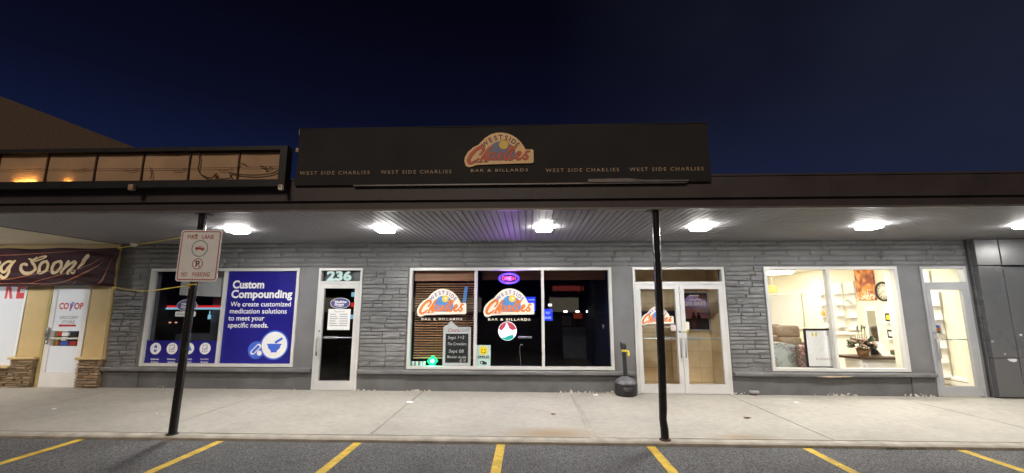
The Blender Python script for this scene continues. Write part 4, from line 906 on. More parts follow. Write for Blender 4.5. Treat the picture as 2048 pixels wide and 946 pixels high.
x0, x1, z0, z1 = corner(351, 623, 391, 633, YG)
t_ = Flat(YG-.001); t_.rrect(x0, x1, z0, z1, .02, 0, 0); t_.text('Compounding', (x0+x1)/2, (z0+z1)/2, .045, 1, 1, w=(x1-x0)*.86, bold=.01)
tag(t_.build('window_strip', ['white', 'grey_mid']), 'narrow white text strip on the window under the purple oval', 'sticker')
# inside the pharmacy
bnd = MB(); x0, x1, z0, z1 = corner(366, 530, 446, 590, .35); bnd.prism([(x0, z0), (x1+.1, z0-.05), (x1+.1, z1), (x0, z1)], .35, .354)
tag(bnd.build('roller_blind', 'paper'), 'pale grey roller blind half lowered inside the pharmacy window', 'blind')
ls = thing('reflection_strip', 'red and pale blue window reflection built as a glowing strip in the dark pharmacy', 'sign', (-7, 1.1, 1.7)); x0, x1, z0, z1 = corner(334, 611, 470, 619, 1.1)  # reflection of lights across the lot, built as glowing strips behind the glass
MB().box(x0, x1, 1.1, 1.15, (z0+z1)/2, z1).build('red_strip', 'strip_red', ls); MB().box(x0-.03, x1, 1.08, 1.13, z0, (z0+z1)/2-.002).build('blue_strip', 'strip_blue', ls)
for k_, (px, py) in enumerate(((340, 645), (352, 645))):
    q = at(px, py, 1, 1.2); m_ = MB(); m_.rbox(q, (.05, .02, .03), .006); tag(m_.build('indicator_lamp', 'warm_dim'), 'small warm light in the dark pharmacy, ' + ('left one of the two' if k_ == 0 else 'right one of the two'), 'lamp', 'indicator lights')
q = at(418, 634, 1, 1.2); m_ = MB(); m_.box(q.x-.03, q.x+.03, 1.2, 1.22, q.z-.05, q.z+.05); m_.box(q.x-.01, q.x+.01, 1.205, 1.215, q.z+.05, q.z+.14); tag(m_.build('lit_notice', 'strip_blue'), 'tiny pale blue lit panel hanging inside the dark pharmacy', 'panel')
cn = MB(); x0, x1, z0, z1 = corner(350, 668, 448, 690, 1.3); cn.rbox(((x0+x1)/2+.3, 1.6, z1/2), (x1-x0+.6, .6, z1), .02); tag(cn.build('counter', 'grey_mid'), 'grey counter low inside the dark pharmacy window', 'counter')
pil = MB(); x0, x1, z0, z1 = corner(424, 621, 432, 680, 1.25); pil.box(x0, x1+.08, 1.25, 1.29, 0, 2.7); tag(pil.build('pillar', 'grey_mid'), 'square grey pillar inside the dark pharmacy', 'pillar')
# 236 door
nm = Flat(.0288); a = at(653, 553, 1, .03); b = at(704, 553, 1, .03); nm.text('236', (a.x+b.x)/2, 2.264, .180, 0, 0, w=(b.x-a.x)*.98, bold=.05)
MB().box(D1[0]+.05, D1[1]-.05, .10, .11, 2.10, HEAD-.03).build('transom_backing', 'grey_mid', B)
tag(nm.build('house_number', 'teal_pale'), 'pale teal number 236 on the glass above the pharmacy door', 'number')
pn = Flat(-.0015); x0, x1, z0, z1 = corner(657, 618, 699, 660, 0)
pn.rect(x0, x1, z0, z1, 0, 0)
pn.text('Store Hours', (x0+x1)/2, z1-.05, .03, 1, 1, w=.2)
for i in range(6): zz_ = z1-.11-i*.045; pn.rect(x0+.04, x0+.04+.12+.03*(i % 3), zz_, zz_+.012, 1, 1); pn.rect(x0+.24, x1-.05, zz_, zz_+.012, 1, 1)
tag(pn.build('paper_notice', ['paper', 'grey_mid']), 'white paper hours notice taped on the 236 door under the purple oval', 'notice')
q = at(711, 618, 1, 2.2); m_ = MB(); m_.box(q.x-.16, q.x+.25, 2.2, 2.25, q.z-.5, q.z+.5, 0)
for dz, mi in ((.36, 1), (.1, 2), (-.2, 1)): m_.box(q.x-.12, q.x+.2, 2.18, 2.199, q.z+dz-.05, q.z+dz+.06, mi)
tag(m_.build('cooler', ['dark_room', 'strip_blue', 'strip_red']), 'dimly lit cooler with blue and red glow behind the 236 door', 'cooler')
q = at(690, 700, 1, 1.6); m_ = MB(); m_.lathe([(.2, 0), (.24, .6), (.25, .62), (.25, .66), (.05, .7)], (q.x, 1.9, 0), 20); tag(m_.build('waste_bin', 'black_plastic'), 'dark round bin standing inside the 236 door', 'bin')

# ------------------------------------------------------------------ bar window
ZH0 = at(885, 563, 1, .14).z
hd = MB(); hd.box(W2[0]+.06, XM2-.02, .14, .18, at(885, 562, 1, .14).z, HEAD-.05); hd.frame(W2[0]+.15, XM2-.05, at(885, 558, 1, .14).z, HEAD-.09, .008, .136, .14); tag(hd.build('valance', 'wood_header'), 'brown wooden header board above the slat blind of the left bar pane', 'valance')
hd = MB(); hd.box(XM2+.02, W2[1]+.05, .95, .99, at(1020, 560, 1, .95).z, 2.74); hd.frame(XM2+.5, W2[1]-.3, at(1020, 556, 1, .95).z, 2.6, .008, .946, .95); tag(hd.build('valance', 'wood_header'), 'dim brown wooden header board deep behind the middle and right bar panes', 'valance')
vb = thing('wooden_blind', 'lowered brown wooden slat blind behind the left bar pane', 'blind', (-1.6, .2, 1.4)); bx0_, bx1_ = W2[0]+.07, XM2-.03; zt_ = ZH0; zb_ = at(870, 714, 1, .2).z
m_ = MB(); n = 30
for i in range(n):
    z = zb_+.03+(zt_-zb_-.03)*i/n; m_.add([(bx0_, .185, z-.008), (bx1_, .185, z-.008), (bx1_, .225, z+.012), (bx0_, .225, z+.012), (bx0_, .185, z-.0055), (bx1_, .185, z-.0055), (bx1_, .225, z+.0145), (bx0_, .225, z+.0145)], [(0, 1, 2, 3), (4, 7, 6, 5), (0, 4, 5, 1), (2, 6, 7, 3)])
m_.build('slat', 'slat', vb); m_ = MB(); m_.box(bx0_, bx1_, .18, .23, zb_-.03, zb_); m_.build('bottom_rail', 'slat', vb)
m_ = MB()
for fx in (.12, .37, .63, .88): x = bx0_+(bx1_-bx0_)*fx; m_.box(x-.004, x+.004, .181, .184, zb_, zt_)
m_.build('ladder_tape', 'wood_header', vb)
for lab, px0, px1, pyc in (('bar logo decal on the left pane in front of the wooden blind', 834.5, 933, 609), ('bar logo decal on the middle pane under the neon sign', 967, 1068.5, 609)):
    a, b = at(px0, pyc, 1, YG), at(px1, pyc, 1, YG); o = thing('logo_decal', lab, 'decal', ((a.x+b.x)/2, YG, a.z), 'bar logo decals'); logo(o, (a.x+b.x)/2, a.z+.035, b.x-a.x, YG, kz=1.08)
a, b = at(1281, 633, 1, -.002), at(1347, 633, 1, -.002); o = thing('logo_decal', 'bar logo decal on the left leaf of the double doors', 'decal', ((a.x+b.x)/2, 0, a.z), 'bar logo decals'); logo(o, (a.x+b.x)/2, a.z+.01, b.x-a.x, -.002, kz=1.08)
# chalkboard
ck = thing('chalk_board', 'silver framed beer chalkboard with chalk event dates leaning in the bar window', 'sign', (-1.1, .1, .5))
x0, x1, z0, z1 = corner(887, 654, 941, 733, .09)
m_ = MB(); m_.frame(x0, x1, z0+.02, z1, .05, .075, .10, 0, .05, .13); m_.prism([(x0-.0, z1+.001), (x0+.30, z1+.001), (x0+.23, z1+.05), (x0+.15, z1+.13), (x0+.09, z1+.05)], .076, .099); m_.build('frame', 'silver_frame', ck)
MB().box(x0+.051, x1-.051, .085, .098, z0+.071, z1-.131).build('board', 'board_black', ck)
t_ = Flat(.0745); t_.text('Coors', x0+.21, z1-.06, .065, 1, 0, w=.22, shear=.3, bold=.01); t_.text('LIGHT', x1-.14, z1-.06, .06, 2, 0, w=.22, bold=.0); t_.poly([(x0+.12, z1+.01), (x0+.2, z1+.01), (x0+.15, z1+.10)], 3, 0); t_.build('lettering', ['white', 'red', 'grey_mid', 'white'], ck)
t_ = Flat(.0840); hx = (x0+x1)/2
def hand(s, cx, cz, h, w_): 
    t_.text(s, cx, cz, h, 0, 0, w=w_, shear=.15, bold=.004, rot=rnd.uniform(-.02, .03))
zz_ = z1-.131; dh = (zz_-z0-.07)
hand('Sept 1+2', hx-.02, zz_-dh*.13, .060, .33); hand('The Crowders', hx, zz_-dh*.35, .055, .38); hand('Sept 08', hx-.01, zz_-dh*.60, .060, .30); hand('Moulder double', hx, zz_-dh*.80, .048, .38); hand('@ 10', hx+.12, zz_-dh*.92, .045, .12)
t_.build('chalk_writing', 'chalk', ck)
# green neon lamp and small white cups on the sill
gn = thing('green_lamp', 'glowing green neon lamp at the foot of the left bar pane', 'lamp', at(865, 722, 1, .13)); q = at(865, 722, 1, .13)
m_ = MB(); m_.rbox(q, (.16, .03, .17), .03, mtx=Matrix.Rotation(PI/4, 4, 'Y')); m_.build('tube', 'neon_green', gn); m_ = MB(); m_.box(q.x-.07, q.x+.07, .15, .17, .43, q.z-.02); m_.build('bracket', 'black', gn)
m_ = MB(); m_.rbox((q.x, .13, q.z), (.07, .036, .075), .02, mtx=Matrix.Rotation(PI/4, 4, 'Y')); m_.build('core', emat('neon_core', (.75, 1, .9), 12), gn)
pl_ = bpy.data.lights.new('green_glow', 'POINT'); pl_.energy = 7; pl_.color = (.02, 1, .5); pl_.shadow_soft_size = .05; po = bpy.data.objects.new('green_glow', pl_); COL.objects.link(po); po.parent = gn; po.location = (0, -.05, 0)
xs_ = [826, 834, 842, 848]
for i, px in enumerate(xs_):
    q = at(px, 728, 1, .16); m_ = MB(); m_.lathe([(.028, -.05), (.035, .05), (.034, .05), (.027, -.04)], (q.x, .16, q.z), 12); tag(m_.build('cup', 'white'), 'small white cup on the bar window ledge, %s from the left' % ('first', 'second', 'third', 'fourth')[i], 'cup', 'cups on the window ledge')
bt = MB(); a = at(927, 585, 1, .10); bt.prism([(a.x-.02, a.z-.21), (a.x+.05, a.z-.21), (a.x+.09, a.z+.12), (a.x+.02, a.z+.12)], .098, .102); bt.prism([(a.x-.05, a.z-.26), (a.x-.01, a.z-.26), (a.x+.0, a.z-.17), (a.x-.03, a.z-.17)], .098, .102, 1)
tag(bt.build('blue_pennant', ['logo_blue', 'pepsi_red']), 'narrow tilted blue tag with a red end inside the left bar pane', 'tag')
# OPEN neon
on = thing('open_sign', 'oval red and blue neon open sign at the top of the middle pane', 'sign', at(1018, 557, 1, .13)); c = at(1018, 557, 1, .13)
m_ = MB(); m_.tube([(c.x+.205*math.cos(a*PI/18), .12, c.z+.105*math.sin(a*PI/18)) for a in range(36)], .011, 8, closed=True); m_.tube([(c.x+.178*math.cos(a*PI/18), .12, c.z+.086*math.sin(a*PI/18)) for a in range(36)], .006, 8, closed=True); m_.build('ring_tube', 'neon_blue', on)
m_ = MB(); gl_ = {'O': [[(.5+.5*math.cos(a*PI/8), .5+.5*math.sin(a*PI/8)) for a in range(17)]], 'P': [[(0, 0), (0, 1), (.7, 1), (1, .75), (.7, .48), (0, .48)]], 'E': [[(1, 0), (0, 0), (0, 1), (1, 1)], [(0, .5), (.8, .5)]], 'N': [[(0, 0), (0, 1), (1, 0), (1, 1)]]}
for i, ch in enumerate('OPEN'):
    for st in gl_[ch]: m_.tube([(c.x-.135+i*.073+u*.05, .105, c.z-.035+v*.07) for u, v in st], .0075, 6)
m_.build('letter_tube', 'neon_red', on)
pl_ = bpy.data.lights.new('neon_glow', 'POINT'); pl_.energy = 34; pl_.color = (.42, .12, 1); pl_.shadow_soft_size = .08; po = bpy.data.objects.new('neon_glow', pl_); COL.objects.link(po); po.parent = on; po.location = (0, -.06, 0)
m_ = MB(); m_.lathe([(.001, 0), (.24, 0), (.24, .012), (.001, .012)], (0, 0, 0), 36, sy=.5); m_.v = [(c.x+v[0], .15+v[2], c.z+v[1]) for v in m_.v]; m_.build('backboard', 'black', on)
m_ = MB(); m_.tube([(c.x-.1, .13, c.z+.1), (c.x-.11, .13, HEAD-.06)], .003, 5); m_.tube([(c.x+.1, .13, c.z+.1), (c.x+.11, .13, HEAD-.06)], .003, 5); m_.build('chain', 'black', on)
# round lit soda sign
rs_ = thing('round_lit_sign', 'round glowing white sign with red and teal waves under the logo', 'sign', at(1015, 662, 1, .14)); c = at(1015, 662, 1, .14); R_ = .185
m_ = MB(); m_.lathe([(.001, 0), (R_, 0), (R_, .05), (.001, .05)], (0, 0, 0), 40); m_.v = [(c.x+v[0], .12+v[2], c.z+v[1]) for v in m_.v]; m_.build('disc', 'disc_white', rs_)
e = Flat(.1185, gap=.0015); top = [(c.x+R_*.97*math.cos(math.radians(a)), c.z+R_*.97*math.sin(math.radians(a))) for a in range(12, 172, 8)]
e.poly(top+[(c.x-.13, c.z+.0), (c.x-.07, c.z+.055), (c.x-.03, c.z+.115), (c.x+.02, c.z+.06), (c.x+.1, c.z+.015)], 0, 0)
e.poly([(c.x+.0, c.z+.02), (c.x-.035, c.z+.14), (c.x-.012, c.z+.16), (c.x+.05, c.z+.03)], 1, 1)
bot = [(c.x+R_*.97*math.cos(math.radians(a)), c.z+R_*.97*math.sin(math.radians(a))) for a in range(222, 322, 8)]
e.poly([(c.x+.11, c.z-.07), (c.x+.03, c.z-.085), (c.x-.05, c.z-.125)]+[p for p in bot if True], 2, 0); e.build('wave', ['disc_red', 'disc_white', 'disc_teal'], rs_)
m_ = MB(); a = at(1036, 672, 1, .16); b = at(1064, 678, 1, .16); m_.rbox(((a.x+b.x)/2, .2, (a.z+b.z)/2), (b.x-a.x, .05, .045), .008, seg=2); m_.build('bracket', 'steel', rs_)
m_ = MB(); a = at(1042, 690, 1, .2); m_.tube(smooth_path([(a.x, .2, a.z), (a.x-.025, .2, a.z-.04), (a.x-.02, .2, a.z-.2), (a.x+.0, .2, a.z-.42), (a.x-.005, .2, .45)], 6), .006, 6); m_.rbox((a.x+.01, .2, a.z+.005), (.05, .03, .03), .01); tag(m_.build('power_cord', 'grey_mid'), 'grey power cord hanging down behind the middle bar pane', 'cord')
# smile sticker
sk_ = thing('smile_sticker', 'pale teal smile sticker with a yellow smiling face and a camera', 'sticker', at(967, 710, 1, YG)); x0, x1, z0, z1 = corner(953, 690, 981, 733, YG); pw, ph = x1-x0, z1-z0
MB().box(x0, x1, YG-.002, YG, z0, z1).build('panel', 'mint_sticker', sk_); hx = (x0+x1)/2
e = Flat(YG-.003); e.disc(hx, z0+ph*.74, pw*.30, 0, 0)
for s_ in (-1, 1): e.disc(hx+s_*pw*.10, z0+ph*.78, pw*.035, 1, 1, pw*.06, n=12)
e.ring(hx, z0+ph*.75, pw*.2, pw*.04, 1, 1, n=14, a0=205, a1=335)
e.poly([(hx-pw*.24, z0+ph*.24), (hx-pw*.05, z0+ph*.27), (hx+pw*.22, z0+ph*.2), (hx+pw*.25, z0+ph*.1), (hx+pw*.05, z0+ph*.08), (hx-pw*.22, z0+ph*.13)], 1, 0); e.disc(hx-pw*.12, z0+ph*.18, pw*.06, 2, 1, n=14)
e.build('picture', ['yellow', 'black', 'mint_sticker'], sk_); t_ = Flat(YG-.003); t_.text('SMILE!', hx, z0+ph*.45, ph*.09, 0, 0, w=pw*.82, bold=.045); t_.rect(hx-pw*.42, hx+pw*.42, z0+ph*.36, z0+ph*.375, 0, 0); t_.build('lettering', 'black', sk_)
# inside the bar
def tv(label, px0, py0, px1, py1, y, texts):
    x0, x1, z0, z1 = corner(px0, py0, px1, py1, y); o = thing('television', label, 'television', ((x0+x1)/2, y, z0)); m_ = MB(); m_.frame(x0-.03, x1+.03, z0-.03, z1+.03, .03, y-.01, y+.06); m_.build('bezel', 'black', o); MB().box(x0, x1, y, y+.02, z0, z1).build('screen', 'tv_blue', o)
    t = Flat(y-.002)
    for u, v, wv in texts: t.rect(x0+(x1-x0)*(u-wv/2), x0+(x1-x0)*(u+wv/2), z0+(z1-z0)*(v-.04), z0+(z1-z0)*(v+.04), 0, 0)
    t.build('caption', 'tv_text', o)
tv('blue lit television screen beside the second window mullion', 1086, 618, 1105, 641, 3.2, [(.5, .72, .5), (.5, .6, .4), (.3, .3, .3), (.7, .3, .3), (.5, .2, .7)])
tv('blue lit television screen partly behind the middle bar logo', 1040, 594, 1071, 622, 2.6, [(.75, .8, .4), (.6, .5, .3)])
for i, (px, py, lab) in enumerate(((1123, 549, 'topmost small ceiling spotlight in the dark bar'), (1100, 610, 'small bar spotlight above the blue television'), (1131, 623, 'small bar spotlight over the left framed picture'), (1155, 623, 'small bar spotlight over the red lit sign'), (1176, 623, 'small bar spotlight over the right framed picture'))):
    y = 1.2 if i == 0 else 5; q = at(px, py, 1, y); k = .35 if i == 0 else 1; o = thing('spotlight', lab, 'spotlight', q, 'spotlights inside the bar')
    m_ = MB(); m_.rbox(q, (.11*k, .02, .06*k), .02*k); m_.build('bulb', 'spot_glow', o); m_ = MB(); m_.lathe([(.05*k, .035*k), (.03*k, .12*k), (.008*k, .13*k), (.008*k, .35*k)], (q.x, q.y+.03, q.z), 12); m_.build('shade', 'black', o)
for px0, py0, px1, py1, lab in ((1124, 632, 1142, 650, 'dim framed picture on the left of the red lit bar sign'), (1167, 617, 1192, 648, 'dim framed pictures on the right of the red lit bar sign')):
    x0, x1, z0, z1 = corner(px0, py0, px1, py1, 6.5); o = thing('framed_picture', lab, 'picture', ((x0+x1)/2, 6.5, z0), 'framed pictures in the bar'); m_ = MB(); m_.frame(x0, x1, z0, z1, .05, 6.47, 6.52); m_.build('frame', 'grey_mid', o); MB().box(x0+.051, x1-.051, 6.49, 6.51, z0+.051, z1-.051).build('print', 'paint_stucco', o)
x0, x1, z0, z1 = corner(1147, 626, 1165, 637, 6.4); m_ = MB(); m_.rbox(((x0+x1)/2, 6.4, (z0+z1)/2), (x1-x0, .05, z1-z0), .02, seg=2); tag(m_.build('beer_sign', 'red_dim'), 'dim red lit sign on the far wall of the bar', 'sign')
m_ = MB(); x0, x1, z0, z1 = corner(1125, 655, 1205, 659, 5.6); m_.box(x0, x1, 5.4, 5.8, z1-.06, z1); m_.box(x0, x1, 5.5, 5.55, 0, z1-.06); tag(m_.build('bar_counter', 'grey_mid'), 'dark bar counter deep inside the right bar pane', 'counter')
sh_ = MB(); q = at(1206, 653, 1, .12); sh_.tube([(q.x, .12, q.z+.025), (q.x, .06, q.z+.012)], .02, 10); sh_.tube([(q.x, .12, q.z-.02), (q.x, .07, q.z-.03)], .012, 8); tag(sh_.build('window_latch', 'steel'), 'small shiny latch at the right edge of the bar window', 'latch')

# ------------------------------------------------------------------ double door stickers
def sticker(label, px0, py0, px1, py1, m_a, m_b, y=-.0015, lines=3):
    x0, x1, z0, z1 = corner(px0, py0, px1, py1, y); s = Flat(y); s.rrect(x0, x1, z0, z1, .008, 0, 0)
    for i in range(lines): zz = z0+(z1-z0)*(.25+.5*i/max(1, lines-1)); s.rect(x0+(x1-x0)*.15, x1-(x1-x0)*(.15+.1*(i % 2)), zz-.004, zz+.004, 1, 1)
    tag(s.build('sticker', [m_a, m_b]), label, 'sticker', 'stickers on the double doors')
sticker('pale pink sticker low beside the logo on the left door leaf', 1341, 649, 1352, 661, 'paper', 'red')
sticker('cream paper sticker beside the poster on the right door leaf', 1368, 644, 1379, 659.5, 'logo_cream', 'tan_panel')
sticker('bright yellow sticker above the lock of the right door leaf', 1366.5, 660, 1377, 664, 'yellow', 'black', lines=1)
sticker('tiny red round sticker on the left door leaf under the logo', 1281, 652, 1285.5, 656, 'red', 'white', lines=1)

# ------------------------------------------------------------------ ash receptacle
ap = at(1258, 795, 2, 0); ax, ay = ap.x, ap.y+.22
ash = thing('cigarette_bin', 'black plastic cigarette receptacle with tall neck and yellow tape by the double doors', 'ash bin', (ax, ay, 0))
m_ = MB(); m_.lathe([(.185, 0), (.20, .015), (.205, .03), (.205, .19), (.212, .20), (.212, .215), (.20, .225)], (ax, ay, 0), 32); m_.build('base', 'black_plastic', ash)
m_ = MB(); m_.lathe([(.21, .226), (.205, .245), (.17, .28), (.12, .31), (.07, .335), (.048, .345)], (ax, ay, 0), 32); m_.build('lid', mat('worn_plastic', (.10, .10, .11), .5, v=.45, scale=14), ash)
m_ = MB(); m_.tube([(ax, ay, .34), (ax-.005, ay, .55), (ax-.012, ay, .80)], [.045, .040, .040], 20)
m_.build('neck', 'black_plastic', ash)
m_ = MB(); m_.rbox((ax-.02, ay, .89), (.115, .11, .12), .035); m_.rbox((ax-.065, ay-.01, .925), (.03, .07, .11), .014); m_.build('head', 'black_plastic', ash)
m_ = MB(); m_.tube([(ax+.02+.0*a+.0, ay-.2*0, 0) for a in range(2)], .001, 3) if False else None
fr = MB(); fr.rbox((ax, ay-.198, .105), (.20, .02, .13), .008, seg=1); fr.rbox((ax, ay-.205, .10), (.12, .016, .05), .02, seg=2); fr.box(ax-.09, ax+.09, ay-.212, ay-.207, .05, .056); fr.build('front_panel', 'black_plastic', ash)
m_ = MB(); m_.lathe([(.043, .79), (.046, .80), (.046, .815), (.043, .825)], (ax-.011, ay, 0), 16)
m_.tube(smooth_path([(ax+.03, ay-.03, .81), (ax+.06, ay-.04, .80), (ax+.068, ay-.04, .75), (ax+.05, ay-.045, .71)], 4), [.012, .012, .012, .012, .02, .02, .02, .02, .025, .025, .02, .01, .006][:13], 6); m_.build('tape', 'rope', ash)

# ------------------------------------------------------------------ furniture and gift shop
def wallpt(px, py): return at(px, py, 0, XW)
cl_ = thing('ceiling_lamp', 'round white ceiling lamp glowing inside the furniture shop', 'ceiling lamp', (7.6, 4.9, ZC))
q = at(1556, 545, 2, ZC-.05)
def disc_lamp(x, y, o): m_ = MB(); m_.lathe([(.001, -.10), (.36, -.09), (.42, -.045), (.42, 0)], (x, y, ZC-.001), 32); m_.build('diffuser', 'room_light', o); m_ = MB(); m_.lathe([(.44, -.03), (.44, 0), (.43, 0)], (x, y, ZC-.0005), 32); m_.build('rim', 'white', o)
cl_.location = (q.x, q.y, ZC); disc_lamp(q.x, q.y, cl_)
for x, y, lab in ((6.0, .72, 'unseen round ceiling lamp added close behind the furniture window head'), (6.3, 2.0, 'round ceiling lamp inside the shop near the window'), (7.6, 1.5, 'round ceiling lamp inside the shop near the glass door'), (5.6, 4.6, 'round ceiling lamp deep in the middle of the shop'), (7.0, 6.9, 'unseen round ceiling lamp added at the back of the shop by the white blind')):  # first and last are unseen lamps, added to brighten the window goods and blind
    o = thing('ceiling_lamp', lab, 'ceiling lamp', (x, y, ZC)); disc_lamp(x, y, o)
pd = thing('pendant_lamp', 'orange woven pendant lamp hanging inside the furniture shop', 'lamp', at(1545, 578, 1, 3.2)); q = at(1545, 578, 1, 3.2)
m_ = MB(); m_.lathe([(.07, -.095), (.095, -.08), (.098, -.05), (.092, -.035), (.1, -.02), (.1, .01), (.092, .02), (.1, .035), (.098, .07), (.08, .09), (.03, .1)], q, 24); m_.build('lamp_shade', 'pendant', pd); m_ = MB(); m_.tube([(q.x, q.y, q.z+.1), (q.x, q.y, ZC)], .006, 6); m_.build('cord', 'white', pd)
# white window blind on the far side wall
A, Bq = wallpt(1528, 592), wallpt(1612, 658)
bl_ = thing('white_blind', 'white horizontal slat blind over the shop side window', 'blind', (XW, 6.8, 1.5)); y0, y1 = Bq.y, A.y+.5; z1 = A.z; z0 = Bq.z; n = 13
m_ = MB()
for i in range(n):
    z = z0+(z1-z0)*i/n; h = (z1-z0)/n; m_.add([(XW-.075, y0, z), (XW-.075, y1, z), (XW-.03, y1, z+h*.98), (XW-.03, y0, z+h*.98), (XW-.07, y0, z), (XW-.07, y1, z), (XW-.025, y1, z+h*.98), (XW-.025, y0, z+h*.98)], [(0, 1, 2, 3), (4, 7, 6, 5), (0, 4, 5, 1), (2, 6, 7, 3), (0, 3, 7, 4), (1, 5, 6, 2)])
m_.build('slat', 'white_shelf', bl_); MB().box(XW-.08, XW-.001, y0-.03, y1+.03, z1+.001, z1+.06).build('head_rail', 'white_shelf', bl_)
def shelf_unit(label, px0, pyt, px1, pyb, n, items=True):
    A = wallpt(px0, pyt); Bq = wallpt(px1, pyb); y1, y0, z1, z0 = A.y, wallpt(px1, pyt).y, A.z, Bq.z
    o = thing('wall_shelf', label, 'shelf', (XW, (y0+y1)/2, z0), 'white shelf ladders on the cream wall')
    yw = max(.18, y1-y0); ym = (y0+y1)/2; y0, y1 = ym-yw/2, ym+yw/2
    MB().box(XW-.03, XW-.001, y0, y1, z0, z1).build('back_board', 'white_shelf', o)
    for i in range(n): z = z0+(z1-z0)*i/n; MB().box(XW-.20, XW-.031, y0-.02, y1+.02, z, z+.022).build('shelf_board', 'white_shelf', o)
    MB().box(XW-.05, XW-.0005, y0-.015, y1+.015, z1-.25, z1+.01).build('top_board', 'white_shelf', o)
    return [(XW-.11, (y0+y1)/2, z0+(z1-z0)*i/n+.022) for i in range(n)]
s1 = shelf_unit('white shelf ladder left of the middle mullion in the shop', 1640, 570, 1655, 655, 4)
s2 = shelf_unit('tall white shelf ladder just right of the shop mullion', 1668, 568, 1684, 676, 5)
s3 = shelf_unit('white shelf ladder between mullion and orange painting', 1691, 564, 1709, 660, 4)
s4 = shelf_unit('white shelf ladder under the clock with small gifts', 1772, 612, 1796, 745, 4)
s5 = shelf_unit('tall white shelf ladder behind the right glass door', 1850, 586, 1880, 752, 6)
s6 = shelf_unit('white shelf ladder seen through the right door transom', 1842, 544, 1860, 570, 1)
def orn(label, kind, p, mats_, shape):
    m_ = MB()
    if shape == 'vase': m_.lathe([(.03, 0), (.055, .05), (.05, .1), (.02, .14), (.028, .16)], p, 14)
    elif shape == 'box': m_.rbox((p[0], p[1], p[2]+.05), (.08, .12, .1), .01); m_.rbox((p[0]-.01, p[1]+.01, p[2]+.112), (.06, .09, .02), .008, mi=len(mats_)-1)
    elif shape == 'card': m_.box(p[0]-.008, p[0]+.008, p[1]-.10, p[1]+.10, p[2]+.001, p[2]+.2); m_.rbox((p[0]-.012, p[1], p[2]+.1), (.012, .11, .11), .02, mi=1)
    elif shape == 'books':
        for i in range(3): m_.box(p[0]-.08, p[0]+.06, p[1]-.09, p[1]+.09-.02*i, p[2]+.001+i*.06, p[2]+.055+i*.06, i)
    tag(m_.build(kind, mats_), label, kind.replace('_', ' '))
orn('small amber vase on the shelf ladder left of the mullion', 'vase', s1[1], ['orange_weave'], 'vase')
orn('small black and white figurine on the shelf between mullion and painting', 'figurine', s3[2], ['white', 'black'], 'box')
orn('black tray box low on the shelf just right of the mullion', 'gift_box', s2[0], ['black', 'black'], 'box')
for i, (p, lab, m1_) in enumerate(((s4[3], 'black card with a gold mark on the upper shelf under the clock', 'yellow'), (s4[2], 'black card with a white mark on the middle shelf under the clock', 'white'), (s4[0], 'black card with a pink mark on the lowest shelf under the clock', 'flower'))): orn(lab, 'gift_card', p, ['black', m1_], 'card')
orn('red and green ornament on the shelf under the black cards', 'ornament', s4[1], ['leaf', 'red'], 'box')
orn('stack of green, orange and blue boxes on the shelf behind the right door', 'gift_box', s5[3], ['leaf_pale', 'logo_orange', 'blue_light'], 'books')
A, Bq = wallpt(1709, 532), wallpt(1755, 600)
pc = thing('canvas_painting', 'large orange and brown abstract canvas on the cream shop wall', 'painting', (XW, 3.07, 2.2)); MB().box(XW-.04, XW-.001, Bq.y, A.y, Bq.z, A.z+.02).build('canvas', 'abstract', pc)
m_ = MB(); rr = random.Random(11); yc, zc = (A.y+Bq.y)/2, Bq.z+.16
for i in range(70): y_, z_ = yc+rr.gauss(-.08, .13), Bq.z+abs(rr.gauss(0, .10))+.02; y_ = min(max(y_, Bq.y+.03), A.y-.03); m_.rbox((XW-.042-.0003*i, y_, z_), (.003, rr.uniform(.02, .045), rr.uniform(.02, .045)), .0012, seg=1)
m_.build('paint_dab', 'logo_cream', pc)
ckk = thing('wall_clock', 'round black rimmed wall clock with pale face above the shelves', 'clock', wallpt(1768, 583)); q = wallpt(1768, 583); R_ = .245
def onwall(m_, d): m_.v = [(XW-d-v[2], q.y-v[0], q.z+v[1]) for v in m_.v]
m_ = MB(); m_.lathe([(R_-.045, 0), (R_-.045, .03), (R_-.03, .05), (R_, .04), (R_, 0)], (0, 0, 0), 40); onwall(m_, .001); m_.build('rim', 'black', ckk)
m_ = MB(); m_.lathe([(.001, .018), (R_-.046, .018), (R_-.046, .002)], (0, 0, 0), 40); onwall(m_, .001); m_.build('face', 'logo_cream', ckk)
m_ = MB()
for i in range(12): a = i*PI/6; m_.rbox((.155*math.sin(a), .155*math.cos(a), .0), (.014, .05, .004), .001, mtx=Matrix.Rotation(-a, 4, 'Z'), seg=1)
onwall(m_, .022); m_.build('numeral', 'black', ckk)
m_ = MB(); m_.rbox((.03, .01, 0), (.09, .012, .004), .001, seg=1); m_.rbox((-.035, -.02, .003), (.13, .008, .004), .001, mtx=Matrix.Rotation(.5, 4, 'Z'), seg=1); onwall(m_, .026); m_.build('hand', 'black', ckk)
mi_ = thing('standing_mirror', 'narrow white framed mirror on the shop wall behind the flowers', 'mirror', (XW, 3.0, .5)); A, Bq = wallpt(1731, 612), wallpt(1752, 700)
y1, y0 = A.y, wallpt(1752, 612).y-.05; m_ = MB(); m_.box(XW-.04, XW-.001, y0, y0+.05, .35, A.z); m_.box(XW-.04, XW-.001, y1-.05, y1, .35, A.z); m_.box(XW-.04, XW-.001, y0+.05, y1-.05, A.z-.12, A.z); m_.box(XW-.04, XW-.001, y0+.05, y1-.05, .35, .4); m_.build('frame', 'white_shelf', mi_); MB().box(XW-.02, XW-.002, y0+.05, y1-.05, .4, A.z-.12).build('glass', 'mirror', mi_)
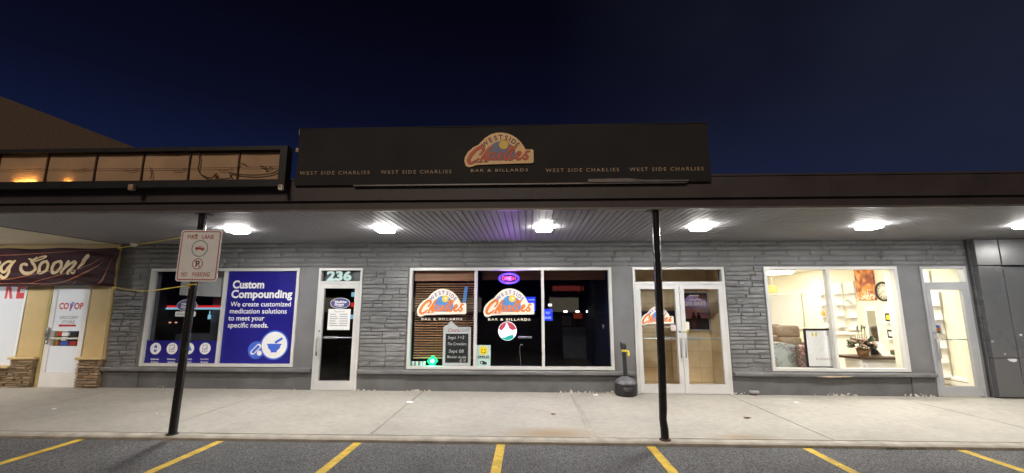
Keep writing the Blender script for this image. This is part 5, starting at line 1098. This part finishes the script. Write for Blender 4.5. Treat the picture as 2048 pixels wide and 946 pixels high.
# recliners
def recliner(x, y, lab, rot):
    o = thing('recliner', lab, 'armchair', (0, 0, 0), 'brown recliners'); T = Matrix.Rotation(-.18, 4, 'X')
    m_ = MB(); m_.rbox((0, .0, .30), (.60, .72, .30), .08); m_.rbox((0, -.06, .47), (.56, .58, .14), .06); m_.build('seat', 'leather', o)
    m_ = MB(); m_.rbox((0, .42, .91), (.58, .22, .36), .08, mtx=T); m_.rbox((0, .33, .62), (.58, .22, .30), .08, mtx=T); m_.build('backrest', 'leather', o)
    for s_ in (-1, 1): m_ = MB(); m_.rbox((s_*.38, -.02, .36), (.18, .84, .56), .07); m_.build('armrest', 'leather', o)
    m_ = MB(); m_.rbox((0, -.40, .28), (.56, .1, .34), .05); m_.build('footrest', 'leather', o)
    o.location = (x, y, 0); o.rotation_euler = (0, 0, rot); return o
q = at(1572, 652, 2, 1.07)
recliner(q.x-.10, q.y-.5, 'brown leather recliner nearest the framed board, fully in view', math.radians(-12)); recliner(q.x-.06, q.y+.5, 'brown leather recliner half hidden at the left edge of the shop window', math.radians(-12))
# upholstered sofa seen from behind, close to the glass
sf = thing('tapestry_sofa', 'pale floral tapestry sofa seen from behind in the shop window', 'sofa', (5.3, .9, 0)); q = at(1545, 688, 1, .75); q2 = at(1596, 690, 1, .75)
def backpanel(x0, x1, ztop, y, th, arch):
    m_ = MB(); n = 14; pts = [(x0, .12)]+[(x0+(x1-x0)*i/n, ztop+arch*math.sin(PI*i/n)-.05*(abs(2*i/n-1)**6)) for i in range(n+1)]+[(x1, .12)]; m_.prism(pts[::-1], y, y+th); return m_
backpanel(4.62, q2.x, q.z-.01, .72, .18, .035).build('backrest', 'tapestry_pale', sf); m_ = MB(); m_.rbox((5.2, 1.25, .32), (1.1, .75, .35), .06); m_.build('seat', 'tapestry_pale', sf)
m_ = MB(); m_.box(4.70, 4.76, .74, .80, -.004, .121); m_.box(q2.x-.1, q2.x-.04, .74, .80, -.004, .121); m_.build('leg', 'dark_wood', sf)
a = at(1597, 688, 1, .62); b = at(1613, 690, 1, .62); th_ = thing('tapestry_cushion', 'dark red floral cushion roll standing between the sofa and the framed board', 'cushion', (a.x, .66, 0))
m_ = MB(); m_.rbox(((a.x+b.x)/2+.02, .66, .48), (b.x-a.x+.08, .12, .76), .05); m_.build('cover', 'tapestry_brown', th_); m_ = MB(); m_.box((a.x+b.x)/2-.1, (a.x+b.x)/2+.14, .62, .70, -.004, .10); m_.build('base', 'dark_wood', th_)
# framed white board leaning in the window
x0, x1, z0, z1 = corner(1608, 657, 1668, 739, .18); fb = thing('framed_board', 'black framed white board leaning inside the furniture window', 'board', ((x0+x1)/2, .2, .45))
x0 = at(1611, 700, 1, .18).x; x1 = at(1669, 700, 1, .18).x; z0 = W3[2]+.03
m_ = MB(); m_.frame(x0, x1, z0, z1, .035, .17, .20); m_.build('frame', 'black', fb); MB().box(x0+.036, x1-.036, .182, .196, z0+.036, z1-.036).build('sheet', 'paper', fb)
e = Flat(.1810); w_, h_ = x1-x0, z1-z0
for u in (.27, .40): e.rect(x0+w_*u, x0+w_*(u+.045), z0+h_*.80, z0+h_*.90, 0, 0)
e.ring(x0+w_*.80, z0+h_*.87, w_*.06, .008, 1, 0, n=16)
for i, u in enumerate((.34, .42, .50, .56, .64, .70, .78, .86)): e.ribbon([(x0+w_*u, z0+h_*.20), (x0+w_*(u+(.02 if i % 2 else 0)), z0+h_*.26)], .007, 2, 0, caps=False); e.ribbon([(x0+w_*(u+.03), z0+h_*.20), (x0+w_*(u+.01), z0+h_*.255)], .006, 2, 0.6, caps=False)
e.build('mark', ['yellow', 'red', 'flower'], fb)
# display table with flowers
A = at(1689, 714, 1, .9); Bq = at(1803, 716, 1, .55)
tb_ = thing('display_table', 'dark topped display table with pale drawers in the shop window', 'table', (6.9, .7, 0)); tz = .70
x0t, x1t = at(1688, 713, 1, .6).x, min(7.6, at(1803, 713, 1, .6).x)
tz = at(1745, 714, 1, .55).z
m_ = MB(); m_.prism([(x0t, .95), (x0t+.35, .48), (x1t, .48), (x1t, 1.05), (x0t, 1.05)], 0, 1); m_.v = [(v[0], v[2], tz-.045+.045*(1-v[1])) for v in m_.v]; m_.build('top', 'dark_wood', tb_)
m_ = MB(); m_.box(x0t+.30, x1t-.1, .56, 1.02, .08, tz-.046); m_.build('cabinet', 'white_shelf', tb_)
for z in (.12, .32): m_ = MB(); m_.box(x0t+.36, x1t-.16, .545, .559, z, z+.17); m_.box((x0t+x1t)/2-.1, (x0t+x1t)/2+.14, .53, .544, z+.08, z+.09, 1); m_.build('drawer', ['white_shelf', 'tan_panel'], tb_)
for x in (x0t+.05, x1t-.08): m_ = MB(); m_.box(x, x+.04, .95, 1.0, -.004, tz-.046); m_.build('leg', 'dark_wood', tb_)
fp = at(1727, 712, 1, .72); fx, fy = fp.x, .72
fl_ = thing('flower_arrangement', 'brown and green flower arrangement in a woven basket on the table', 'flowers', (fx, fy, tz))
m_ = MB(); m_.lathe([(.09, .001), (.10, .06), (.12, .15), (.115, .15), (.09, .04)], (fx, fy, tz), 20); m_.build('basket', 'basket', fl_)
rr = random.Random(21); m_ = MB()
def leaf(c, d, l, wv, mi): 
    d = Vector(d).normalized(); s_ = d.cross(Vector((rr.uniform(-1, 1), rr.uniform(-1, 1), .4))).normalized(); nrm = d.cross(s_); c = Vector(c)
    m_.add([c, c+d*l*.5+s_*wv+nrm*.01, c+d*l-nrm*.02, c+d*l*.5-s_*wv+nrm*.01], [(0, 1, 2, 3)], mi)
for i in range(190):
    a = rr.uniform(0, 2*PI); e_ = rr.uniform(-.35, 1.0); d_ = (math.cos(a)*math.cos(e_), math.sin(a)*math.cos(e_)*.7, math.sin(e_)*.75); r_ = rr.uniform(.08, .20); leaf((fx+d_[0]*r_*1.1, fy+d_[1]*r_, tz+.22+d_[2]*r_*.8), (d_[0], d_[1], d_[2]-.1), rr.uniform(.06, .125), rr.uniform(.012, .026), i % 2)
for i in range(5): a = rr.uniform(1.2, 2.0); b_ = Vector((fx-.08+.05*i, fy, tz+.30)); m_.tube([b_, b_+Vector((math.cos(a)*.1, .02, .25+.05*(i % 3)))], [.006, .003], 5, 1); leaf(b_+Vector((math.cos(a)*.1, .02, .2)), (math.cos(a), 0, 1.5), .14, .02, 1)
m_.build('leaves', ['leaf', 'leaf_pale'], fl_)
m_ = MB()
for i in range(62):
    a = rr.uniform(0, 2*PI); e_ = rr.uniform(-.15, 1.4); r_ = .185; c_ = Vector((fx+math.cos(a)*math.cos(e_)*r_*1.25, fy+math.sin(a)*math.cos(e_)*r_, tz+.20+math.sin(e_)*r_*.75)); mi = rr.choice((0, 0, 1, 2))
    for k in range(7): aa = k*.9+i; m_.rbox(c_+Vector((math.cos(aa)*.018, math.sin(aa)*.018, rr.uniform(-.01, .015))), (.04, .04, .03), .012, mi, seg=1)
m_.build('blossom', ['flower', 'flower_dark', 'logo_cream'], fl_)
a = at(1756, 684, 1, .85); bb = thing('display_plaque', 'pale grey plaque leaning on the table right of the flowers', 'plaque', (a.x, .85, tz))
x0, x1 = at(1757, 712, 1, .8).x, at(1778, 712, 1, .8).x; z1 = at(1757, 683, 1, .95).z
m_ = MB(); m_.add([(x0+.05, .75, tz+.002), (x1+.03, .75, tz+.002), (x1-.06, .92, z1), (x0-.04, .92, z1), (x0+.05, .765, tz+.002), (x1+.03, .765, tz+.002), (x1-.06, .935, z1), (x0-.04, .935, z1)], [(0, 1, 2, 3), (4, 7, 6, 5), (0, 4, 5, 1), (1, 5, 6, 2), (2, 6, 7, 3), (3, 7, 4, 0)]); m_.build('board', 'grey_plate', bb)
m_ = MB(); m_.box((x0+x1)/2-.02, (x0+x1)/2+.02, .95, 1.03, tz+.001, tz+.1); m_.build('stand', 'black', bb)
for (px, py, lab, mm_) in ((1742, 672, 'tall dark figurine on the table between flowers and plaque', 'black'), (1716, 668, 'tall cream vase behind the flowers', 'logo_cream')):
    q = at(px, py, 1, 1.0); m_ = MB(); h = q.z-tz; m_.lathe([(.05, .001), (.06, h*.3), (.035, h*.6), (.045, h*.8), (.02, h)], (q.x, 1.0, tz), 14); tag(m_.build('vase' if mm_ != 'black' else 'figurine', mm_), lab, 'vase' if mm_ != 'black' else 'figurine')
q = at(1680, 680, 1, 3.0); m_ = MB(); m_.rbox((q.x+.1, 3.1, .95), (.7, .6, .05), .02); m_.rbox((q.x+.1, 3.1, .46), (.5, .4, .92), .02); tag(m_.build('display_stand', 'cream_ceiling'), 'round edged cream display stand deep behind the flowers', 'stand')
# baseboard heater by the right door
hb_ = thing('baseboard_heater', 'white baseboard heater along the cream wall inside the right glass door', 'heater', (XW, .9, 0))
m_ = MB(); m_.prism([(0, .03), (-.07, .03), (-.07, .16), (-.03, .21), (0, .21)], .45, 1.9); m_.v = [(XW-.001+v[0], v[1], v[2]) for v in m_.v]; m_.build('body', 'white_shelf', hb_); MB().box(XW-.075, XW-.0715, .5, 1.85, .11, .125).build('slot', 'grey_mid', hb_)

# ------------------------------------------------------------------ across the lot, behind the camera: what the glass mirrors
ds_ = thing('distant_shop', 'low lit shop building across the parking lot, mirrored in the windows', 'building', (0, -62, 0))
MB().box(-45, 50, -72, -62, ROAD-.02, 5.5).build('wall', 'grey_mid', ds_); MB().box(-45.5, 50.5, -72, -61.3, 5.51, 6.1).build('roof', 'fascia', ds_)
emat('far_window', (1, .86, .62), 1.6); emat('far_sign', (1, .15, .12), 2.2); rr = random.Random(8)
for i in range(12):
    x = -42+i*7.6+rr.uniform(-1, 1); wdt = rr.uniform(2.5, 5); MB().box(x, x+wdt, -61.99, -61.9, .7, 3.0).build('window', 'far_window' if rr.random() < .7 else 'dark_room', ds_)
for x in (-24, 4, 27): MB().box(x, x+5, -61.98, -61.8, 4.1, 4.9).build('sign_panel', 'far_sign' if x > 0 else 'far_window', ds_)
emat('far_lamp', (1, .85, .62), 60)
for x, y, lab in ((-22, -34, 'tall parking lot lamp across the lot toward the grocery side'), (6, -40, 'tall parking lot lamp across the lot facing the bar'), (30, -36, 'tall parking lot lamp across the lot toward the shop side')):
    o = thing('street_lamp', lab, 'street lamp', (x, y, ROAD), 'parking lot lamps')
    m_ = MB(); m_.tube([(x, y, ROAD), (x, y, 4), (x, y, 8.5)], [.11, .09, .07], 12); m_.build('pole', 'black', o); m_ = MB(); m_.rbox((x, y+.4, 8.55), (.3, .7, .12), .04); m_.build('lamp_head', 'black', o); MB().box(x-.12, x+.12, y+.15, y+.7, 8.47, 8.488).build('diffuser', 'far_lamp', o)
# ------------------------------------------------------------------ litter, weeds
for px, py, s_, lab in ((108, 820, .05, 'white paper scrap on the pavement before the grocery door'), (313, 829, .03, 'tiny white scrap on the pavement left of the sign post'), (820, 806, .09, 'flat white paper scrap on the joint before the 236 door'), (779, 828, .05, 'crumpled tan leaf on the pavement joint before the 236 door'), (1192, 790, .07, 'white paper scrap by the wall left of the cigarette bin'), (1108, 829, .05, 'dry leaf in the middle of the pavement before the bar window'), (1594, 804, .05, 'white scrap on the pavement under the furniture window'), (1494, 836, .07, 'dark leaf on the pavement before the double doors')):
    q = at(px, py, 2, 0.0); m_ = MB(); n = 7; z = ze(q.x)*max(0, (q.y+3)/3)+.003
    ring = [(q.x+s_*math.cos(a*2*PI/n)*rnd.uniform(.6, 1), q.y+s_*math.sin(a*2*PI/n)*rnd.uniform(.5, 1), z+rnd.uniform(0, .012)) for a in range(n)]
    m_.add([(q.x, q.y, z+.014)]+ring+[(x, y, z_-.002) for x, y, z_ in ring], [(0, i+1, (i+1) % n+1) for i in range(n)]+[(i+1, i+1+n, (i+1) % n+1+n, (i+1) % n+1) for i in range(n)])
    lf = 'leaf' in lab; tag(m_.build('dry_leaf' if lf else 'paper_scrap', 'wood_raw' if 'tan' in lab else ('rust' if lf else 'paper')), lab, 'leaf' if lf else 'scrap')
for px, py in ((4, 884), (100, 876), (215, 884), (345, 905), (575, 891), (820, 913), (985, 897), (1010, 925), (1730, 913), (1825, 918), (1990, 915)):
    q = at(px, py, 2, ROAD)
wd_ = MB(); rr = random.Random(4)
for px in [1790+rr.uniform(-35, 50) for _ in range(26)]+[1630+rr.uniform(-30, 60) for _ in range(8)]:
    q = at(px, 894, 2, ROAD); 
    for k in range(3): dx, dy = rr.uniform(-.02, .02), rr.uniform(-.03, .0); wd_.add([(q.x, EDGE-.028, ROAD), (q.x+.006, EDGE-.028, ROAD), (q.x+dx, EDGE-.028+dy, ROAD+rr.uniform(.015, .04))], [(0, 1, 2)])
o = wd_.build('weeds', 'weed'); o['kind'] = 'stuff'
gr_ = MB()
for i in range(150):
    x, y = rr.uniform(-7, 7), rr.uniform(-5.4, EDGE-.05); s_ = rr.choice((.006, .008, .01, .014)); z = ROAD+s_*.4; a = rr.uniform(0, 3)
    vs = [(x+s_*math.cos(a+k*2.1), y+s_*math.sin(a+k*2.1), ROAD) for k in range(3)]+[(x, y, ROAD+s_*.9)]; gr_.add(vs, [(0, 1, 3), (1, 2, 3), (2, 0, 3)])
o = gr_.build('gravel', 'concrete_kerb'); o['kind'] = 'stuff'
